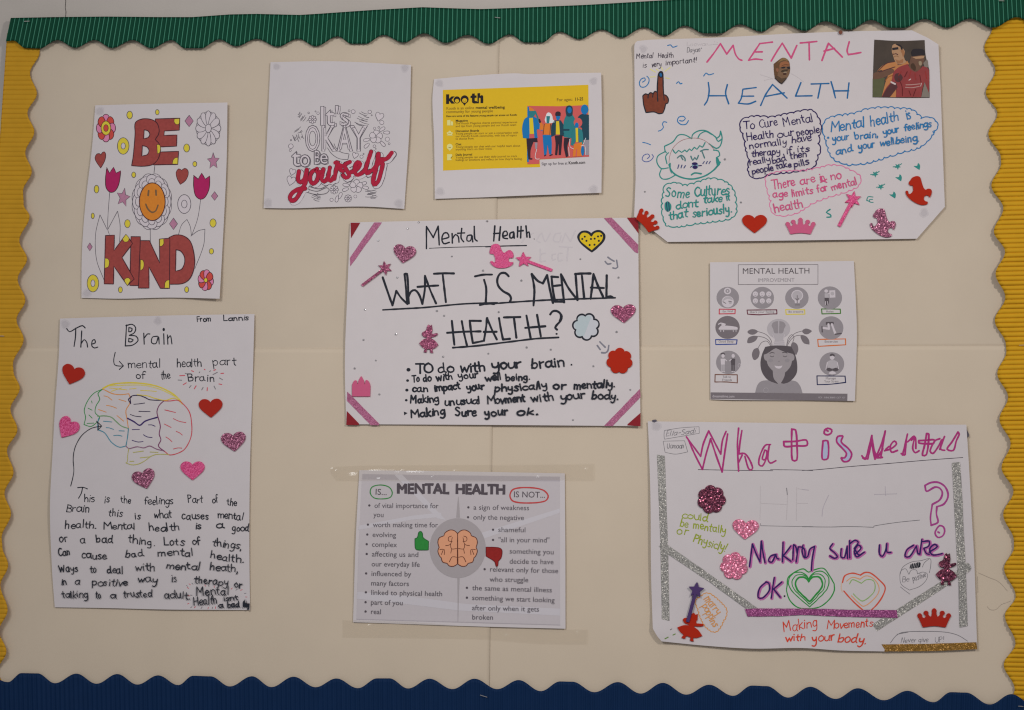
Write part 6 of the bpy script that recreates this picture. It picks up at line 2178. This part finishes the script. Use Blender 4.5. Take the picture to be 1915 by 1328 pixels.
class Flat:
    """tape level: over the backing and over the print it holds"""
    def h(self, x, y):
        a = backing(x, y) + 0.0028
        if inside(x, y, p8_out):
            a = max(a, p8.h(x, y) + 0.0004)
        for g in WRINKLES:
            a += gauss(x, y, g) * 0.001
        return a


p8_out = outline(*edge((*F8, "265,108! 1680,130! 1685,1200! 222,1155!")), step=8)
over = Flat()
strip_quads('clear_tape', over, tp(F8, "68,92 110,82 300,74 700,72 1180,70 1885,62 1883,178 1500,176 1178,188 700,185 300,182 108,180 82,150 64,118"), 0.00015, CLR, 'long strip of clear sticky tape across the top of the grey comparison sheet', 'clear tape', 'clear sticky tape strips', 0.0003, 0.0, 3.0)
strip_quads('clear_tape', over, tp(F8, "150,1140 600,1150 1160,1195 1840,1203 1834,1306 1500,1300 1160,1272 700,1264 148,1258"), 0.00015, CLR, 'long strip of clear sticky tape across the bottom of the grey comparison sheet', 'clear tape', 'clear sticky tape strips', 0.0003, 0.0, 3.0)

# ================================================================== rhinestones scattered on the question poster, pins
GEM = bpy.data.materials.new('gem_glass')
GEM.use_nodes = True
b = GEM.node_tree.nodes['Principled BSDF']
gn = GEM.node_tree.nodes.new('ShaderNodeTexNoise')
gn.inputs['Scale'].default_value = 900
gr = GEM.node_tree.nodes.new('ShaderNodeValToRGB')
gr.color_ramp.elements[0].position, gr.color_ramp.elements[0].color = 0.42, (0.22, 0.21, 0.22, 1)
gr.color_ramp.elements[1].position, gr.color_ramp.elements[1].color = 0.58, (0.8, 0.78, 0.8, 1)
GEM.node_tree.links.new(gn.outputs['Fac'], gr.inputs['Fac'])
GEM.node_tree.links.new(gr.outputs['Color'], b.inputs['Base Color'])
b.inputs['Metallic'].default_value = 0.6
b.inputs['Roughness'].default_value = 0.12


def gem_mesh():
    V, F = [], []
    r = 2.0 * MM
    for (rad, dep) in ((1.0, 0.0), (0.95, 0.4), (0.62, 0.85), (0.34, 1.0)):
        for i in range(8):
            a = 2 * math.pi * i / 8
            V.append((r * rad * math.cos(a), -dep * r * .9, r * rad * math.sin(a)))
    for k in range(3):
        for i in range(8):
            j = (i + 1) % 8
            F.append([k * 8 + i, k * 8 + j, k * 8 + 8 + j, k * 8 + 8 + i])
    F.append(list(range(24, 32)))
    me = bpy.data.meshes.new('rhinestone')
    me.from_pydata(V, [], F)
    me.materials.append(GEM)
    bm = bmesh.new()
    bm.from_mesh(me)
    bmesh.ops.recalc_face_normals(bm, faces=bm.faces[:])
    bm.to_mesh(me)
    bm.free()
    return me


gm = gem_mesh()
gem0 = bpy.data.objects.new('rhinestone', gm)
COL.objects.link(gem0)
spots = [(A5, p5, 810, 180), (A5, p5, 445, 328), (A5, p5, 1355, 525), (A5, p5, 1790, 90), (A5, p5, 680, 785), (A5, p5, 1740, 700), (A5, p5, 280, 1183), (A5, p5, 1170, 1198), (A5, p5, 1258, 1258), (A5, p5, 945, 104),
         (B5, p5, 1120, 540), (B5, p5, 415, 795), (B5, p5, 1575, 760), (B5, p5, 145, 1172), (C5, p5, 240, 275), (C5, p5, 608, 212), (C5, p5, 380, 508), (C5, p5, 140, 597), (C5, p5, 420, 890), (C5, p5, 1140, 465),
         (C5, p5, 1650, 430), (D5, p5, 452, 360), (D5, p5, 725, 385), (D5, p5, 1468, 185), (D5, p5, 1205, 572), (D5, p5, 975, 1180), (D5, p5, 1622, 838),
         (C4, p4, 208, 742), (C4, p4, 1245, 858), (C4, p4, 1072, 392)]
gl = {p5: ('tiny clear rhinestone scattered on the white of the question poster', 'rhinestones on the question poster'),
      p4: ('tiny clear rhinestone on the white left part of the bubble poster', 'rhinestones on the bubble poster')}
for i, (f_, pg, x, y) in enumerate(spots):
    o = gem0 if i == 0 else gem0.copy()
    if i:
        COL.objects.link(o)
    px, py = f_[0] + x * f_[2], f_[1] + y * f_[2]
    o.location = at(px, py, pg.h(px, py) + 0.0003)
    o.rotation_euler = (0, random.uniform(0, 3), 0)
    s = random.uniform(.8, 1.1)
    o.scale = (s, s, s)
    tag(o, gl[pg][0], 'rhinestone', gl[pg][1])

PINM = mat('brown_pin_head', (96, 52, 38), 0.4, 0.4)
qp = [(1572 + 3.2 * math.cos(a * math.pi / 6), 60.5 + 3.2 * math.sin(a * math.pi / 6)) for a in range(12)]
solid('push_pin', p4, [qp], 0.003, PINM, 'small brown pin at the top edge of the bubble poster', 'push pin', None, bevel=0.0004)
CLIP = mat('dark_putty', (70, 66, 76), 0.7, 0.2)
solid('putty_blob', over, [[(1807, 802), (1811.5, 812), (1812, 816), (1808, 817.5), (1804, 812), (1804, 804)]], 0.0012, CLIP, 'dark blob of putty behind the top right corner of the taped poster', 'putty', None, bevel=0.0004)
solid('putty_blob', over, [[(1220, 786), (1226, 785), (1229, 787.5), (1224, 790), (1220, 789)]], 0.0012, CLIP, 'dark blob of putty at the top left corner of the taped poster', 'putty', None, bevel=0.0004)


class OnSheet:
    """marks straight on the lower right backing sheet"""
    root = low_right

    def h(self, x, y):
        return backing(x, y) + 0.0011


d = Draw(OnSheet(), PX)
SCUFF = ink('scuff_pencil', (164, 151, 138), 0.1)
d.s("1829,1071 1850,1080 1868,1088 1884,1105|1828,1078 1829,1108|1846,1134 1852,1140 1862,1140 1872,1131 1882,1127 1890,1124", 0.7, SCUFF)
d.build('pencil_mark')
